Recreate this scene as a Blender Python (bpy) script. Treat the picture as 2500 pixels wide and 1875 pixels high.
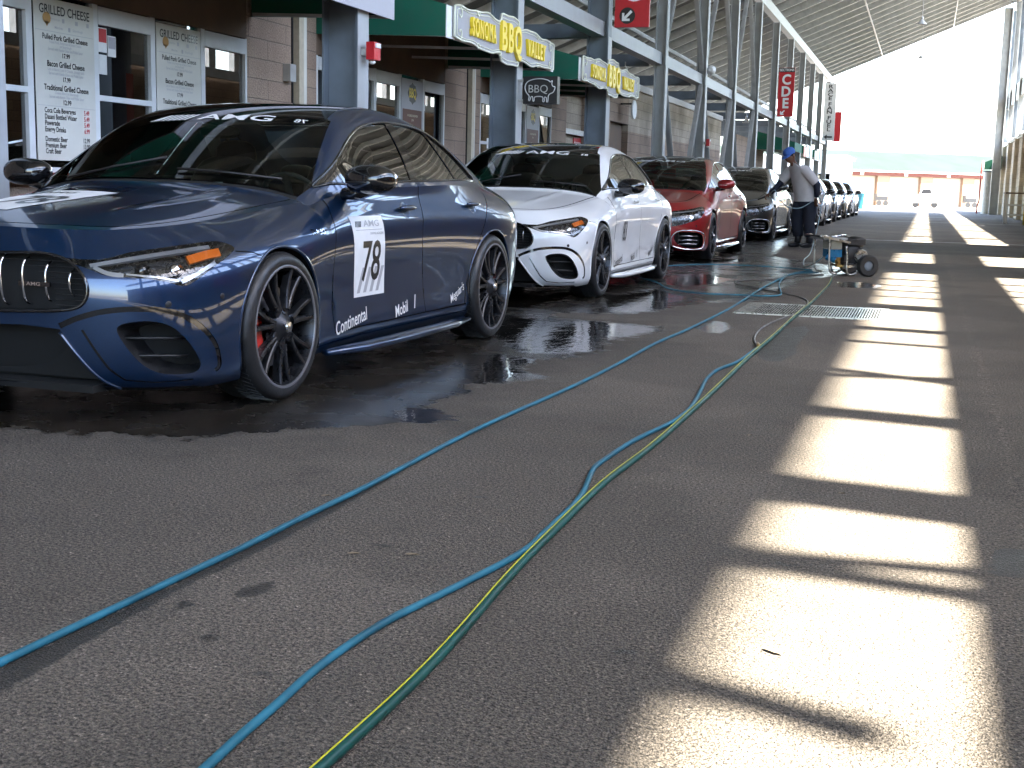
import bpy, bmesh, math, random
import numpy as np
from mathutils import Vector, Matrix, Quaternion
from mathutils.geometry import delaunay_2d_cdt
random.seed(7); rng=np.random.default_rng(7)
sc=bpy.context.scene; COL=sc.collection; PI=math.pi
for o in list(bpy.data.objects): bpy.data.objects.remove(o)
# ---------------------------------------------------------------- camera
cam=bpy.data.cameras.new('camera'); cam.sensor_width=36; cam.lens=3124/2500*36; cam.clip_start=.05; cam.clip_end=2000
co=bpy.data.objects.new('camera',cam); COL.objects.link(co); sc.camera=co
pt,ro,ya,CH=.1549,.0241,.3063,.9952
F_=Vector((-math.sin(ya)*math.cos(pt),math.cos(ya)*math.cos(pt),-math.sin(pt)))
R0=Vector((math.cos(ya),math.sin(ya),0)); U0=R0.cross(F_)
R_=R0*math.cos(ro)+U0*math.sin(ro); U_=-R0*math.sin(ro)+U0*math.cos(ro)
co.matrix_world=Matrix(((R_.x,U_.x,-F_.x,0),(R_.y,U_.y,-F_.y,0),(R_.z,U_.z,-F_.z,CH),(0,0,0,1)))
# ---------------------------------------------------------------- light
w=bpy.data.worlds.new('World'); sc.world=w; w.use_nodes=True; nt=w.node_tree
bg=nt.nodes['Background']; sk=nt.nodes.new('ShaderNodeTexSky'); sk.sky_type='NISHITA'; sk.sun_disc=False
SUN_EL=math.radians(60); sk.sun_elevation=SUN_EL; sk.sun_rotation=math.radians(98.5); sk.air_density=1.0; sk.dust_density=1.5
nt.links.new(sk.outputs[0],bg.inputs[0]); bg.inputs[1].default_value=.13
sun=bpy.data.lights.new('sun','SUN'); sun.energy=5.0; sun.angle=math.radians(.9); sun.color=(1,.93,.80)
so=bpy.data.objects.new('sun',sun); COL.objects.link(so)
ts=Vector((math.cos(SUN_EL)*.989,-math.cos(SUN_EL)*.148,math.sin(SUN_EL))); so.rotation_euler=ts.to_track_quat('Z','Y').to_euler()
sc.view_settings.view_transform='Standard'; sc.view_settings.look='None'; sc.view_settings.gamma=1; sc.view_settings.exposure=3.8
try:
    sc.cycles.max_bounces=8; sc.cycles.transparent_max_bounces=16; sc.cycles.sample_clamp_indirect=8; sc.cycles.use_denoising=True
    sc.cycles.caustics_reflective=False; sc.cycles.caustics_refractive=False
except Exception: pass
# ---------------------------------------------------------------- object helpers
def tag(o,label=None,cat=None,group=None,kind=None):
    if label: o['label']=label
    if cat: o['category']=cat
    if group: o['group']=group
    if kind: o['kind']=kind
    return o
def empty(name,loc=(0,0,0),rz=0,label=None,cat=None,group=None):
    o=bpy.data.objects.new(name,None); COL.objects.link(o); o.location=loc; o.rotation_euler=(0,0,rz); o.empty_display_size=.1
    return tag(o,label,cat,group)
def mesh_obj(name,V,Fc,mat,parent=None,smooth=False,N=None,auto=None):
    if N is None and len(V)<20000:
        us=sorted({i for f in Fc for i in f})
        if len(us)<len(V):
            mp={i:k for k,i in enumerate(us)}; V=[V[i] for i in us]; Fc=[tuple(mp[i] for i in f) for f in Fc]
    me=bpy.data.meshes.new(name); me.from_pydata([tuple(map(float,v)) for v in V],[],[tuple(map(int,f)) for f in Fc]); me.update()
    if mat: me.materials.append(mat)
    o=bpy.data.objects.new(name,me); COL.objects.link(o)
    if smooth or auto is not None:
        me.polygons.foreach_set('use_smooth',[True]*len(me.polygons))
    if auto is not None:
        try: me.set_sharp_from_angle(angle=math.radians(auto))
        except Exception: pass
    if N is not None: me.normals_split_custom_set_from_vertices([tuple(map(float,n)) for n in N])
    if parent: o.parent=parent
    return o
class MB:
    def __init__(s): s.v=[]; s.f=[]
    def add(s,V,Fc):
        n=len(s.v); s.v+= [tuple(v) for v in V]; s.f+=[tuple(i+n for i in f) for f in Fc]; return s
    def box(s,x0,x1,y0,y1,z0,z1):
        return s.add([(x0,y0,z0),(x1,y0,z0),(x1,y1,z0),(x0,y1,z0),(x0,y0,z1),(x1,y0,z1),(x1,y1,z1),(x0,y1,z1)],
          [(0,3,2,1),(4,5,6,7),(0,1,5,4),(1,2,6,5),(2,3,7,6),(3,0,4,7)])
    def bar(s,a,b,w,h,up=(0,0,1)):
        a=Vector(a);b=Vector(b);d=(b-a).normalized();u=Vector(up)
        if abs(d.dot(u))>.98: u=Vector((1,0,0))
        r=d.cross(u).normalized();u=r.cross(d); V=[]
        for p in (a,b):
            for i,j in ((-1,-1),(1,-1),(1,1),(-1,1)): V.append(p+r*w/2*i+u*h/2*j)
        return s.add(V,[(3,2,1,0),(4,5,6,7),(0,1,5,4),(1,2,6,5),(2,3,7,6),(3,0,4,7)])
    def tube(s,P,r,n=10,cap=True,closed=False,sq=1):
        P=[Vector(p) for p in P]; m=len(P); R=r if hasattr(r,'__len__') else [r]*m
        t=[((P[(i+1)%m] if closed else P[min(i+1,m-1)])-(P[i-1] if (closed or i) else P[0])).normalized() for i in range(m)]
        a=Vector((0,0,1)) if abs(t[0].z)<.9 else Vector((1,0,0)); u=(a-t[0]*a.dot(t[0])).normalized(); V=[]
        for i in range(m):
            u=(u-t[i]*u.dot(t[i])).normalized(); w=t[i].cross(u)
            for k in range(n):
                A=2*PI*k/n; V.append(P[i]+u*math.cos(A)*R[i]+w*math.sin(A)*R[i]*sq)
        Fc=[]
        for i in range(m if closed else m-1):
            j=(i+1)%m
            for k in range(n): Fc.append((i*n+k,i*n+(k+1)%n,j*n+(k+1)%n,j*n+k))
        if cap and not closed: Fc+= [tuple(range(n-1,-1,-1)),tuple((m-1)*n+k for k in range(n))]
        return s.add(V,Fc)
    def cyl(s,a,b,r,n=16,r2=None): return s.tube([a,b],[r,r if r2 is None else r2],n)
    def lathe(s,prof,c=(0,0,0),axis='z',n=32,cap=False,a0=0,a1=2*PI):
        V=[];full=abs(a1-a0-2*PI)<1e-6; N=n if full else n+1
        for k in range(N):
            A=a0+(a1-a0)*k/n; ca,sa=math.cos(A),math.sin(A)
            for r,h in prof:
                p={'z':(r*ca,r*sa,h),'y':(r*ca,h,r*sa),'x':(h,r*ca,r*sa)}[axis]; V.append((c[0]+p[0],c[1]+p[1],c[2]+p[2]))
        m=len(prof);Fc=[]
        for k in range(n):
            j=(k+1)%N
            for i in range(m-1): Fc.append((k*m+i,j*m+i,j*m+i+1,k*m+i+1))
        return s.add(V,Fc)
    def ell(s,c,r,n=20,m=12,e=1.,M=None):
        V=[];sg=lambda x:math.copysign(abs(x)**e,x)
        for i in range(m+1):
            t=-PI/2+PI*i/m
            for k in range(n):
                A=2*PI*k/n; p=Vector((r[0]*sg(math.cos(t))*sg(math.cos(A)),r[1]*sg(math.cos(t))*sg(math.sin(A)),r[2]*sg(math.sin(t))))
                if M: p=M@p
                V.append((c[0]+p[0],c[1]+p[1],c[2]+p[2]))
        return s.add(V,[(i*n+k,i*n+(k+1)%n,(i+1)*n+(k+1)%n,(i+1)*n+k) for i in range(m) for k in range(n)])
    def prism(s,poly,fn,d):
        """poly 2-D; fn maps (a,b)->3-D, d offset vector"""
        n=len(poly); A=[Vector(fn(*p)) for p in poly]; B=[a+Vector(d) for a in A]
        from mathutils.geometry import tessellate_polygon
        T=tessellate_polygon([[Vector((p[0],p[1],0)) for p in poly]])
        return s.add(A+B,[tuple(t) for t in T]+[tuple(i+n for i in reversed(t)) for t in T]+[(i,i+n,(i+1)%n+n,(i+1)%n) for i in range(n)])
    def xf(s,M): s.v=[tuple(M@Vector(v)) for v in s.v]; return s
    def build(s,name,mat,parent=None,smooth=False,auto=None,fix=True):
        o=mesh_obj(name,s.v,s.f,mat,parent,smooth,None,None)
        if fix:
            b=bmesh.new(); b.from_mesh(o.data); bmesh.ops.recalc_face_normals(b,faces=b.faces); b.to_mesh(o.data); b.free()
        if smooth or auto is not None:
            o.data.polygons.foreach_set('use_smooth',[True]*len(o.data.polygons))
            if auto is not None: o.data.set_sharp_from_angle(angle=math.radians(auto))
        return o
def spl(pts,n=8):
    P=[Vector(p) for p in pts]; P=[2*P[0]-P[1]]+P+[2*P[-1]-P[-2]]; out=[]
    for i in range(1,len(P)-2):
        for k in range(n):
            t=k/n; a,b,c,d=P[i-1:i+3]
            out.append(.5*((2*b)+(c-a)*t+(2*a-5*b+4*c-d)*t*t+(3*b-a-3*c+d)*t**3))
    return out+[P[-2]]
_tc={}
def text_mesh(txt,size=1,bold=0.,shear=0.,sx=1.,space=1.,align='CENTER',maxedge=None,mirror=False,line=1.):
    key=(txt,size,bold,shear,sx,space,align,maxedge,mirror,line)
    if key in _tc: return _tc[key]
    c=bpy.data.curves.new('t','FONT'); c.body=txt; c.size=size; c.offset=bold*size; c.shear=shear; c.align_x=align; c.align_y='CENTER'; c.space_character=space; c.space_line=line; c.resolution_u=3
    o=bpy.data.objects.new('t',c); COL.objects.link(o); bpy.context.view_layer.update()
    dg=bpy.context.evaluated_depsgraph_get(); me=bpy.data.meshes.new_from_object(o.evaluated_get(dg))
    b=bmesh.new(); b.from_mesh(me); bmesh.ops.triangulate(b,faces=b.faces)
    if maxedge:
        for _ in range(5):
            es=[e for e in b.edges if e.calc_length()>maxedge]
            if not es: break
            bmesh.ops.subdivide_edges(b,edges=es,cuts=1); bmesh.ops.triangulate(b,faces=b.faces)
    V=[(v.co.x*sx*(-1 if mirror else 1),v.co.y) for v in b.verts]; Fc=[tuple(v.index for v in f.verts) for f in b.faces]
    b.free(); bpy.data.objects.remove(o); bpy.data.curves.remove(c); bpy.data.meshes.remove(me)
    _tc[key]=(V,Fc); return V,Fc
def put_text(mb,txt,fn,size,**k):
    V,Fc=text_mesh(txt,size,**k); mb.add([fn(a,b) for a,b in V],Fc)
# ---------------------------------------------------------------- materials
def nodes(name):
    m=bpy.data.materials.new(name); m.use_nodes=True; t=m.node_tree; return m,t,t.nodes['Principled BSDF'],t.nodes,t.links
def mat(name,col,rough=.5,metal=0,spec=.5,coat=0,coatr=.03,noise=0,nscale=20,bump=0,bscale=60,emit=0):
    m,t,b,N,L=nodes(name); b.inputs['Base Color'].default_value=(*col,1); b.inputs['Roughness'].default_value=rough; b.inputs['Metallic'].default_value=metal
    b.inputs['Specular IOR Level'].default_value=spec; b.inputs['Coat Weight'].default_value=coat; b.inputs['Coat Roughness'].default_value=coatr
    tc=N.new('ShaderNodeTexCoord')
    if noise:
        n=N.new('ShaderNodeTexNoise'); n.inputs['Scale'].default_value=nscale; n.inputs['Detail'].default_value=6; L.new(tc.outputs['Object'],n.inputs['Vector'])
        r=N.new('ShaderNodeMapRange'); r.inputs[1].default_value=.3; r.inputs[2].default_value=.7; r.inputs[3].default_value=1-noise; r.inputs[4].default_value=1+noise; L.new(n.outputs[0],r.inputs[0])
        mx=N.new('ShaderNodeVectorMath'); mx.operation='SCALE'; mx.inputs[0].default_value=col; L.new(r.outputs[0],mx.inputs['Scale']); L.new(mx.outputs[0],b.inputs['Base Color'])
        q=N.new('ShaderNodeMapRange'); q.inputs[1].default_value=.3; q.inputs[2].default_value=.7; q.inputs[3].default_value=max(.02,rough-.12); q.inputs[4].default_value=min(1,rough+.12); L.new(n.outputs[0],q.inputs[0]); 
        if rough>.2: L.new(q.outputs[0],b.inputs['Roughness'])
    if bump:
        n2=N.new('ShaderNodeTexNoise'); n2.inputs['Scale'].default_value=bscale; n2.inputs['Detail'].default_value=4; L.new(tc.outputs['Object'],n2.inputs['Vector'])
        bp=N.new('ShaderNodeBump'); bp.inputs['Strength'].default_value=bump; bp.inputs['Distance'].default_value=.01; L.new(n2.outputs[0],bp.inputs['Height']); L.new(bp.outputs[0],b.inputs['Normal'])
    return m
def paint(name,col,metal=.45,rough=.35):
    m,t,b,N,L=nodes(name); b.inputs['Metallic'].default_value=metal; b.inputs['Roughness'].default_value=rough; b.inputs['Coat Weight'].default_value=1; b.inputs['Coat Roughness'].default_value=.015; b.inputs['Coat IOR'].default_value=1.6
    tc=N.new('ShaderNodeTexCoord'); n=N.new('ShaderNodeTexVoronoi'); n.inputs['Scale'].default_value=600; L.new(tc.outputs['Object'],n.inputs['Vector'])
    r=N.new('ShaderNodeMapRange'); r.inputs[3].default_value=1-.2*min(1,metal*2); r.inputs[4].default_value=1+.2*min(1,metal*2); L.new(n.outputs['Color'],r.inputs[0])
    n3=N.new('ShaderNodeTexNoise'); n3.inputs['Scale'].default_value=2.5; n3.inputs['Detail'].default_value=5; L.new(tc.outputs['Object'],n3.inputs['Vector'])
    mm=N.new('ShaderNodeMath'); mm.operation='MULTIPLY_ADD'; mm.inputs[1].default_value=.25; mm.inputs[2].default_value=.875; L.new(n3.outputs[0],mm.inputs[0])
    m2=N.new('ShaderNodeMath'); m2.operation='MULTIPLY'; L.new(r.outputs[0],m2.inputs[0]); L.new(mm.outputs[0],m2.inputs[1])
    mx=N.new('ShaderNodeVectorMath'); mx.operation='SCALE'; mx.inputs[0].default_value=col; L.new(m2.outputs[0],mx.inputs['Scale']); L.new(mx.outputs[0],b.inputs['Base Color'])
    # faint water beads / dirt on the clear coat
    v=N.new('ShaderNodeTexVoronoi'); v.inputs['Scale'].default_value=70; v.inputs['Randomness'].default_value=1; L.new(tc.outputs['Object'],v.inputs['Vector'])
    rr=N.new('ShaderNodeMapRange'); rr.inputs[1].default_value=.0; rr.inputs[2].default_value=.16; rr.inputs[3].default_value=1; rr.inputs[4].default_value=0; L.new(v.outputs['Distance'],rr.inputs[0])
    bp=N.new('ShaderNodeBump'); L.new(rr.outputs[0],bp.inputs['Height'])
    return m
def glass(name,tint=(.5,.56,.53),trans=.75,ior=1.5,rough=.0,edge=1.0):
    m=bpy.data.materials.new(name); m.use_nodes=True; t=m.node_tree; N=t.nodes; L=t.links; N.remove(N['Principled BSDF']); out=N['Material Output']
    tr=N.new('ShaderNodeBsdfTransparent'); tr.inputs[0].default_value=(*[c*trans for c in tint],1)
    gl=N.new('ShaderNodeBsdfGlossy'); gl.inputs['Roughness'].default_value=rough; gl.inputs[0].default_value=(edge,edge,edge,1)
    fr=N.new('ShaderNodeFresnel'); fr.inputs[0].default_value=ior; mx=N.new('ShaderNodeMixShader'); L.new(fr.outputs[0],mx.inputs[0]); L.new(tr.outputs[0],mx.inputs[1]); L.new(gl.outputs[0],mx.inputs[2]); L.new(mx.outputs[0],out.inputs[0]); return m
M={}
M['black_gloss']=mat('black_gloss',(.006,.006,.007),.06,0,.6,.6)
M['black']=mat('black_plastic',(.012,.012,.013),.45,noise=.2)
M['void']=mat('void_black',(.004,.004,.004),.9)
M['rubber']=mat('rubber',(.018,.018,.019),.6,noise=.25,nscale=30,bump=.2,bscale=120)
M['rubberwet']=mat('tyre_rubber',(.014,.014,.015),.42,noise=.25,nscale=25,bump=.15,bscale=100)
M['satin']=mat('satin_black_alloy',(.035,.036,.04),.32,.7,noise=.15)
M['lip']=mat('machined_rim',(.30,.30,.32),.42,.8)
M['chrome']=mat('chrome',(.75,.76,.78),.08,1)
M['disc']=mat('brake_disc',(.25,.25,.26),.35,.9,noise=.2)
M['red_cal']=mat('red_caliper',(.55,.02,.01),.3,coat=.5)
M['amber']=mat('amber_reflector',(.75,.16,.01),.2,coat=1)
M['lampsilver']=mat('lamp_silver',(.55,.57,.6),.2,.6)
M['lampdark']=mat('lamp_dark',(.11,.112,.115),.22,.8,noise=.3,nscale=60)
M['lampclear']=glass('lamp_lens',(1,1,1),.95,1.5)
M['ws']=glass('windshield_glass',(.62,.86,.78),.95,1.5)
M['sideglass']=glass('tinted_side_glass',(.55,.62,.56),.62,2.5)
M['mirror']=mat('mirror_face',(.8,.8,.82),.02,1)
M['cabin']=mat('cabin_black',(.015,.015,.017),.7,noise=.2)
M['seat']=mat('seat_leather',(.03,.03,.032),.5,noise=.2)
M['white_print']=mat('white_vinyl',(.80,.80,.80),.4,coat=.3)
M['black_print']=mat('black_vinyl',(.01,.01,.01),.4,coat=.3)
M['grey_print']=mat('grey_vinyl',(.42,.42,.43),.4,coat=.3)
M['sticker']=mat('white_number_sticker',(.76,.76,.75),.6,spec=.3,coat=.05,noise=.04)
M['yellow_print']=mat('yellow_paint',(.75,.55,.02),.45,noise=.08)
M['paper']=mat('paper_sheet',(.55,.66,.62),.8)
# ---------------------------------------------------------------- car bodies
def smin(a,b,k): 
    h=np.clip(.5+.5*(b-a)/k,0,1); return b*(1-h)+a*h-k*h*(1-h)
def nspline(xs,ys,x):
    # natural cubic spline with linear extrapolation
    xs=np.asarray(xs,float); ys=np.asarray(ys,float); n=len(xs); h=np.diff(xs)
    A=np.zeros((n,n)); r=np.zeros(n); A[0,0]=A[-1,-1]=1
    for i in range(1,n-1):
        A[i,i-1]=h[i-1]; A[i,i]=2*(h[i-1]+h[i]); A[i,i+1]=h[i]; r[i]=6*((ys[i+1]-ys[i])/h[i]-(ys[i]-ys[i-1])/h[i-1])
    M=np.linalg.solve(A,r); x=np.asarray(x,float); xc=np.clip(x,xs[0],xs[-1])
    i=np.clip(np.searchsorted(xs,xc)-1,0,n-2); d=xc-xs[i]; e=xs[i+1]-xc; H=h[i]
    y=M[i]*e**3/(6*H)+M[i+1]*d**3/(6*H)+(ys[i]/H-M[i]*H/6)*e+(ys[i+1]/H-M[i+1]*H/6)*d
    s0=(ys[1]-ys[0])/h[0]-h[0]*M[1]/6; s1=(ys[-1]-ys[-2])/h[-1]+h[-1]*M[-2]/6
    return y+np.where(x<xs[0],(x-xs[0])*s0,0)+np.where(x>xs[-1],(x-xs[-1])*s1,0)
def bsp(net,p,q):
    """net (nc,nr,3): p in 0..nc-1, q in 0..nr-1; uniform cubic B-spline, columns mirrored in v at both ends"""
    net=np.asarray(net,float); m=np.array([1,-1,1.])
    N=np.concatenate([net[1:2]*m,net,net[-2:-1]*m],0)
    N=np.concatenate([2*N[:,:1]-N[:,1:2],N,2*N[:,-1:]-N[:,-2:-1]],1)
    nc,nr=net.shape[:2]
    p=np.clip(p,0,nc-1-1e-9); q=np.clip(q,0,nr-1-1e-9)
    i=p.astype(int); j=q.astype(int); a=p-i; b=q-j
    def w(t): return [(1-t)**3/6,(3*t**3-6*t*t+4)/6,(-3*t**3+3*t*t+3*t+1)/6,t**3/6]
    wa,wb=w(a),w(b); out=0
    for k in range(4):
        for l in range(4): out=out+(wa[k]*wb[l])[...,None]*N[i+k,j+l]
    return out
class Surf:
    def __init__(s,sp): s.sp=sp; s.net=s.build(); s.nc,s.nr=s.net.shape[:2]
    def build(s):
        sp=s.sp; net=[]
        for (pu,pv,hu,hv,f) in sp['cols']:
            # f: 0 front rows, 1 door rows, 2 rear rows (blendable)
            a=np.clip(f,0,1); b=np.clip(f-1,0,1)
            Z=(1-a)*np.array(sp['zf'])+a*((1-b)*np.array(sp['zd'])+b*np.array(sp['zr']))
            du=(1-a)*np.array(sp['duf'])+b*np.array(sp['dur'])
            n=len(Z); row=[]
            r=np.hypot(pu-sp['mid'],pv)
            for j in range(n):
                wj=sp['w'][j]   # 0 base plan, 1 hood edge plan
                u=pu*(1-wj)+hu*wj; v=pv*(1-wj)+hv*wj
                dv=(1-b)*a*sp['dvd'][j]+ (1-a)*sp['dvf'][j]
                k=v/max(pv,.01) if pv>.01 else 0
                row.append((u+du[j]*(1-wj), max(0,v+dv*min(1,pv/.6)), Z[j]))
            net.append(row)
        net=np.array(net); net[0,:,1]=0; net[-1,:,1]=0
        return net
    def H(s,u,v):
        sp=s.sp; v=np.abs(v); kk=nspline(*sp['plan'],u)
        T=nspline(*sp['top'],u+kk*v*v)-nspline(*sp['crown'],u)*(v/.6)**2*.022-.012*(v/.6)**4
        v7=nspline(*sp['beltv'],u); z7=nspline(*sp['beltz'],u)
        side=z7+(v7-v)*sp['m']+ sp['mb']*4*np.clip(v7-v,0,1)*(.26-np.clip(v7-v,0,.26))
        G=smin(T,side,sp['k'])
        hd=nspline(*sp['hoodc'],u)-sp['hdrop']*(v/.7)**2.2+sp['ridge']*np.exp(-((v-.40-.10*u)/.035)**2)*np.clip((.6+u)*2,0,1)
        hd=hd-np.clip(u-sp['hend'],0,9)*.9
        return -smin(-G,-hd,.02)
    def S(s,p,q):
        p=np.asarray(p,float);q=np.asarray(q,float)
        X=bsp(s.net,p,q); top=bsp(s.net,p,np.full_like(q,s.nr-1.))
        X=X.copy(); t=q/(s.nr-1)
        X[...,2]+=(s.H(top[...,0],top[...,1])-top[...,2])*np.clip((t-.55)/.45,0,1)**2
        X[...,1]*=1
        return X
    def N(s,p,q,e=2e-3):
        a=s.S(p+e,q)-s.S(p-e,q); b=s.S(p,q+e)-s.S(p,q-e)
        n=np.cross(a,b); n/=np.linalg.norm(n,axis=-1,keepdims=True)+1e-12
        c=np.sign(np.sum(n*np.stack([s.S(p,q)[...,0]-s.sp['mid'],s.S(p,q)[...,1]*2,0*p],-1),-1)); c[c==0]=1
        return n*c[...,None]
CLA=dict(mid=1.3,
 zf=[.125,.17,.28,.40,.52,.62,.70,.77],
 zd=[.165,.215,.33,.50,.66,.79,.90,.965],
 zr=[.22,.28,.40,.52,.66,.80,.90,.98],
 duf=[.09,.03,.005,0,-.005,.0,.02,.06], dur=[-.14,-.08,-.02,0,0.01,.0,-.02,-.05],
 dvd=[-.06,-.012,-.02,-.012,.005,.006,-.03,0], dvf=[-.04,-.01,0,0,0,-.01,-.02,0],
 w=[0,0,0,0,0,.04,.35,1],
 cols=[# base plan u,v ; top-edge plan u,v ; row blend
  (-.935,0,-.83,0,0),(-.93,.22,-.825,.20,0),(-.905,.45,-.79,.38,0),(-.84,.66,-.71,.53,0),(-.72,.825,-.57,.62,0),(-.54,.905,-.38,.685,.1),(-.30,.925,-.16,.705,.3),
  (-.02,.928,.05,.725,.5),(.28,.922,.28,.745,.75),(.55,.905,.52,.785,.95),(.85,.90,.85,.835,1),(1.3,.90,1.3,.85,1),(1.8,.90,1.8,.85,1),(2.25,.905,2.25,.84,1),
  (2.6,.925,2.6,.81,1.15),(2.9,.93,2.9,.77,1.35),(3.2,.91,3.15,.72,1.6),(3.45,.85,3.38,.66,1.85),(3.62,.72,3.5,.56,2),(3.70,.48,3.58,.38,2),(3.74,.22,3.62,.18,2),(3.75,0,3.64,0,2)],
 top=([-.9,0,.33,.5,.8,1.1,1.4,1.7,2.1,2.5,2.9,3.15,3.35,3.6,3.8],[.40,.80,.965,1.055,1.215,1.35,1.412,1.428,1.40,1.315,1.165,1.065,1.01,.985,.975]),
 plan=([-1,.3,1.2,1.9,2.5,3.1,3.7],[-.36,-.36,-.18,0,.14,.2,.1]),
 crown=([-1,.4,1.2,2.2,3.2,3.7],[.6,.6,1.,1.,.5,.4]),
 beltv=([-1,.3,.52,.85,1.3,1.8,2.25,2.6,2.9,3.2,3.5,3.7],[.60,.70,.75,.828,.85,.85,.835,.80,.76,.70,.62,.55]),
 beltz=([-1,.3,.52,.85,1.3,1.8,2.25,2.7,3.1,3.4,3.7],[.80,.915,.93,.945,.96,.97,.98,.985,.98,.975,.965]),
 m=1.50,mb=.38,k=.055,
 hoodc=([-.95,-.8,-.6,-.3,0,.3,.6],[.745,.785,.825,.868,.905,.945,.985]),hdrop=.065,ridge=.008,hend=.45)

EQS=dict(CLA); EQS.update(
 top=([-.9,-.15,.05,.3,.7,1.1,1.4,1.7,2.1,2.5,2.9,3.2,3.5,3.8],[.50,.84,.955,1.075,1.235,1.345,1.39,1.405,1.385,1.33,1.245,1.15,1.05,.99]),
 hoodc=([-.95,-.8,-.6,-.3,0,.3,.6],[.73,.775,.82,.87,.92,.97,1.0]),hend=.12,ridge=.004,
 beltv=([-1,0,.3,.6,1.3,1.8,2.25,2.6,2.9,3.2,3.5,3.7],[.60,.69,.74,.80,.85,.85,.84,.81,.77,.71,.62,.55]))

def inpoly(P,poly):
    P=np.asarray(P); x,y=P[:,0],P[:,1]; c=np.zeros(len(P),bool); n=len(poly)
    for i in range(n):
        (x0,y0),(x1,y1)=poly[i],poly[(i+1)%n]
        if y0==y1: continue
        k=((y0>y)!=(y1>y))&(x<(x1-x0)*(y-y0)/(y1-y0)+x0); c^=k
    return c
def resample(poly,step,closed=True):
    out=[]; n=len(poly)
    for i in range(n if closed else n-1):
        a=np.array(poly[i],float); b=np.array(poly[(i+1)%n],float); m=max(1,int(np.ceil(np.hypot(*(b-a))/step)))
        for k in range(m): out.append(tuple(a+(b-a)*k/m))
    if not closed: out.append(tuple(poly[-1]))
    return out
def smooth_poly(poly,n=4,closed=True):
    P=[np.array(p,float) for p in poly]; m=len(P); out=[]
    for i in range(m if closed else m-1):
        a,b,c,d=(P[(i-1)%m],P[i],P[(i+1)%m],P[(i+2)%m]) if closed else (P[max(i-1,0)],P[i],P[i+1],P[min(i+2,m-1)])
        for k in range(n):
            t=k/n; out.append(tuple(.5*((2*b)+(c-a)*t+(2*a-5*b+4*c-d)*t*t+(3*b-a-3*c+d)*t**3)))
    if not closed: out.append(tuple(P[-1]))
    return out
def ribbon(line,wd):
    L=[np.array(p,float) for p in line]; l=[];r=[]
    for i,p in enumerate(L):
        t=L[min(i+1,len(L)-1)]-L[max(i-1,0)]; t/=np.hypot(*t)+1e-9; nn=np.array([-t[1],t[0]])*wd/2; l.append(tuple(p+nn)); r.append(tuple(p-nn))
    return l+r[::-1]
def panelise(outer,regions,step,cseg=None):
    """triangulate outer with every region outline as a constraint. returns pts, tris, label index per tri (-1 = base)"""
    cseg=cseg or step*.8
    loops=[resample(outer,cseg)]+[resample(r,cseg) for r in regions]
    V=[];E=[]
    for lp in loops:
        n=len(V); V+=lp; E+=[(n+i,n+(i+1)%len(lp)) for i in range(len(lp))]
    A=np.array(V); o=np.array(outer); x0,y0=o.min(0); x1,y1=o.max(0)
    gx,gy=np.meshgrid(np.arange(x0+step/2,x1,step),np.arange(y0+step/2,y1,step*.9),indexing='ij'); gx=gx+(np.arange(gy.shape[1])%2)*step/2
    G=np.c_[gx.ravel(),gy.ravel()]; G=G[inpoly(G,outer)]
    e=np.array(E); a=A[e[:,0]]; b=A[e[:,1]]; d=b-a; L2=(d**2).sum(1)+1e-12; keep=np.ones(len(G),bool)
    for s in range(0,len(G),2000):
        g=G[s:s+2000]; t=np.clip(((g[:,None]-a[None])*d[None]).sum(-1)/L2,0,1); q=a[None]+t[...,None]*d[None]
        keep[s:s+2000]=np.hypot(*(np.moveaxis(g[:,None]-q,-1,0))).min(1)>step*.42
    V=V+[tuple(g) for g in G[keep]]
    vo,eo,fo,_,_,_=delaunay_2d_cdt([Vector((float(p[0]),float(p[1]))) for p in V],E,[],0,1e-6)
    P=np.array([tuple(p) for p in vo]); T=np.array([list(f) for f in fo if len(f)==3])
    c=P[T].mean(1); ok=inpoly(c,outer); T=T[ok]; c=c[ok]; lab=np.full(len(T),-1)
    for i,r in enumerate(regions): lab[inpoly(c,r)]=i
    ar=np.cross(P[T[:,1]]-P[T[:,0]],P[T[:,2]]-P[T[:,0]]); T[ar<0]=T[ar<0][:,::-1]
    return P,T,lab
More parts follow.
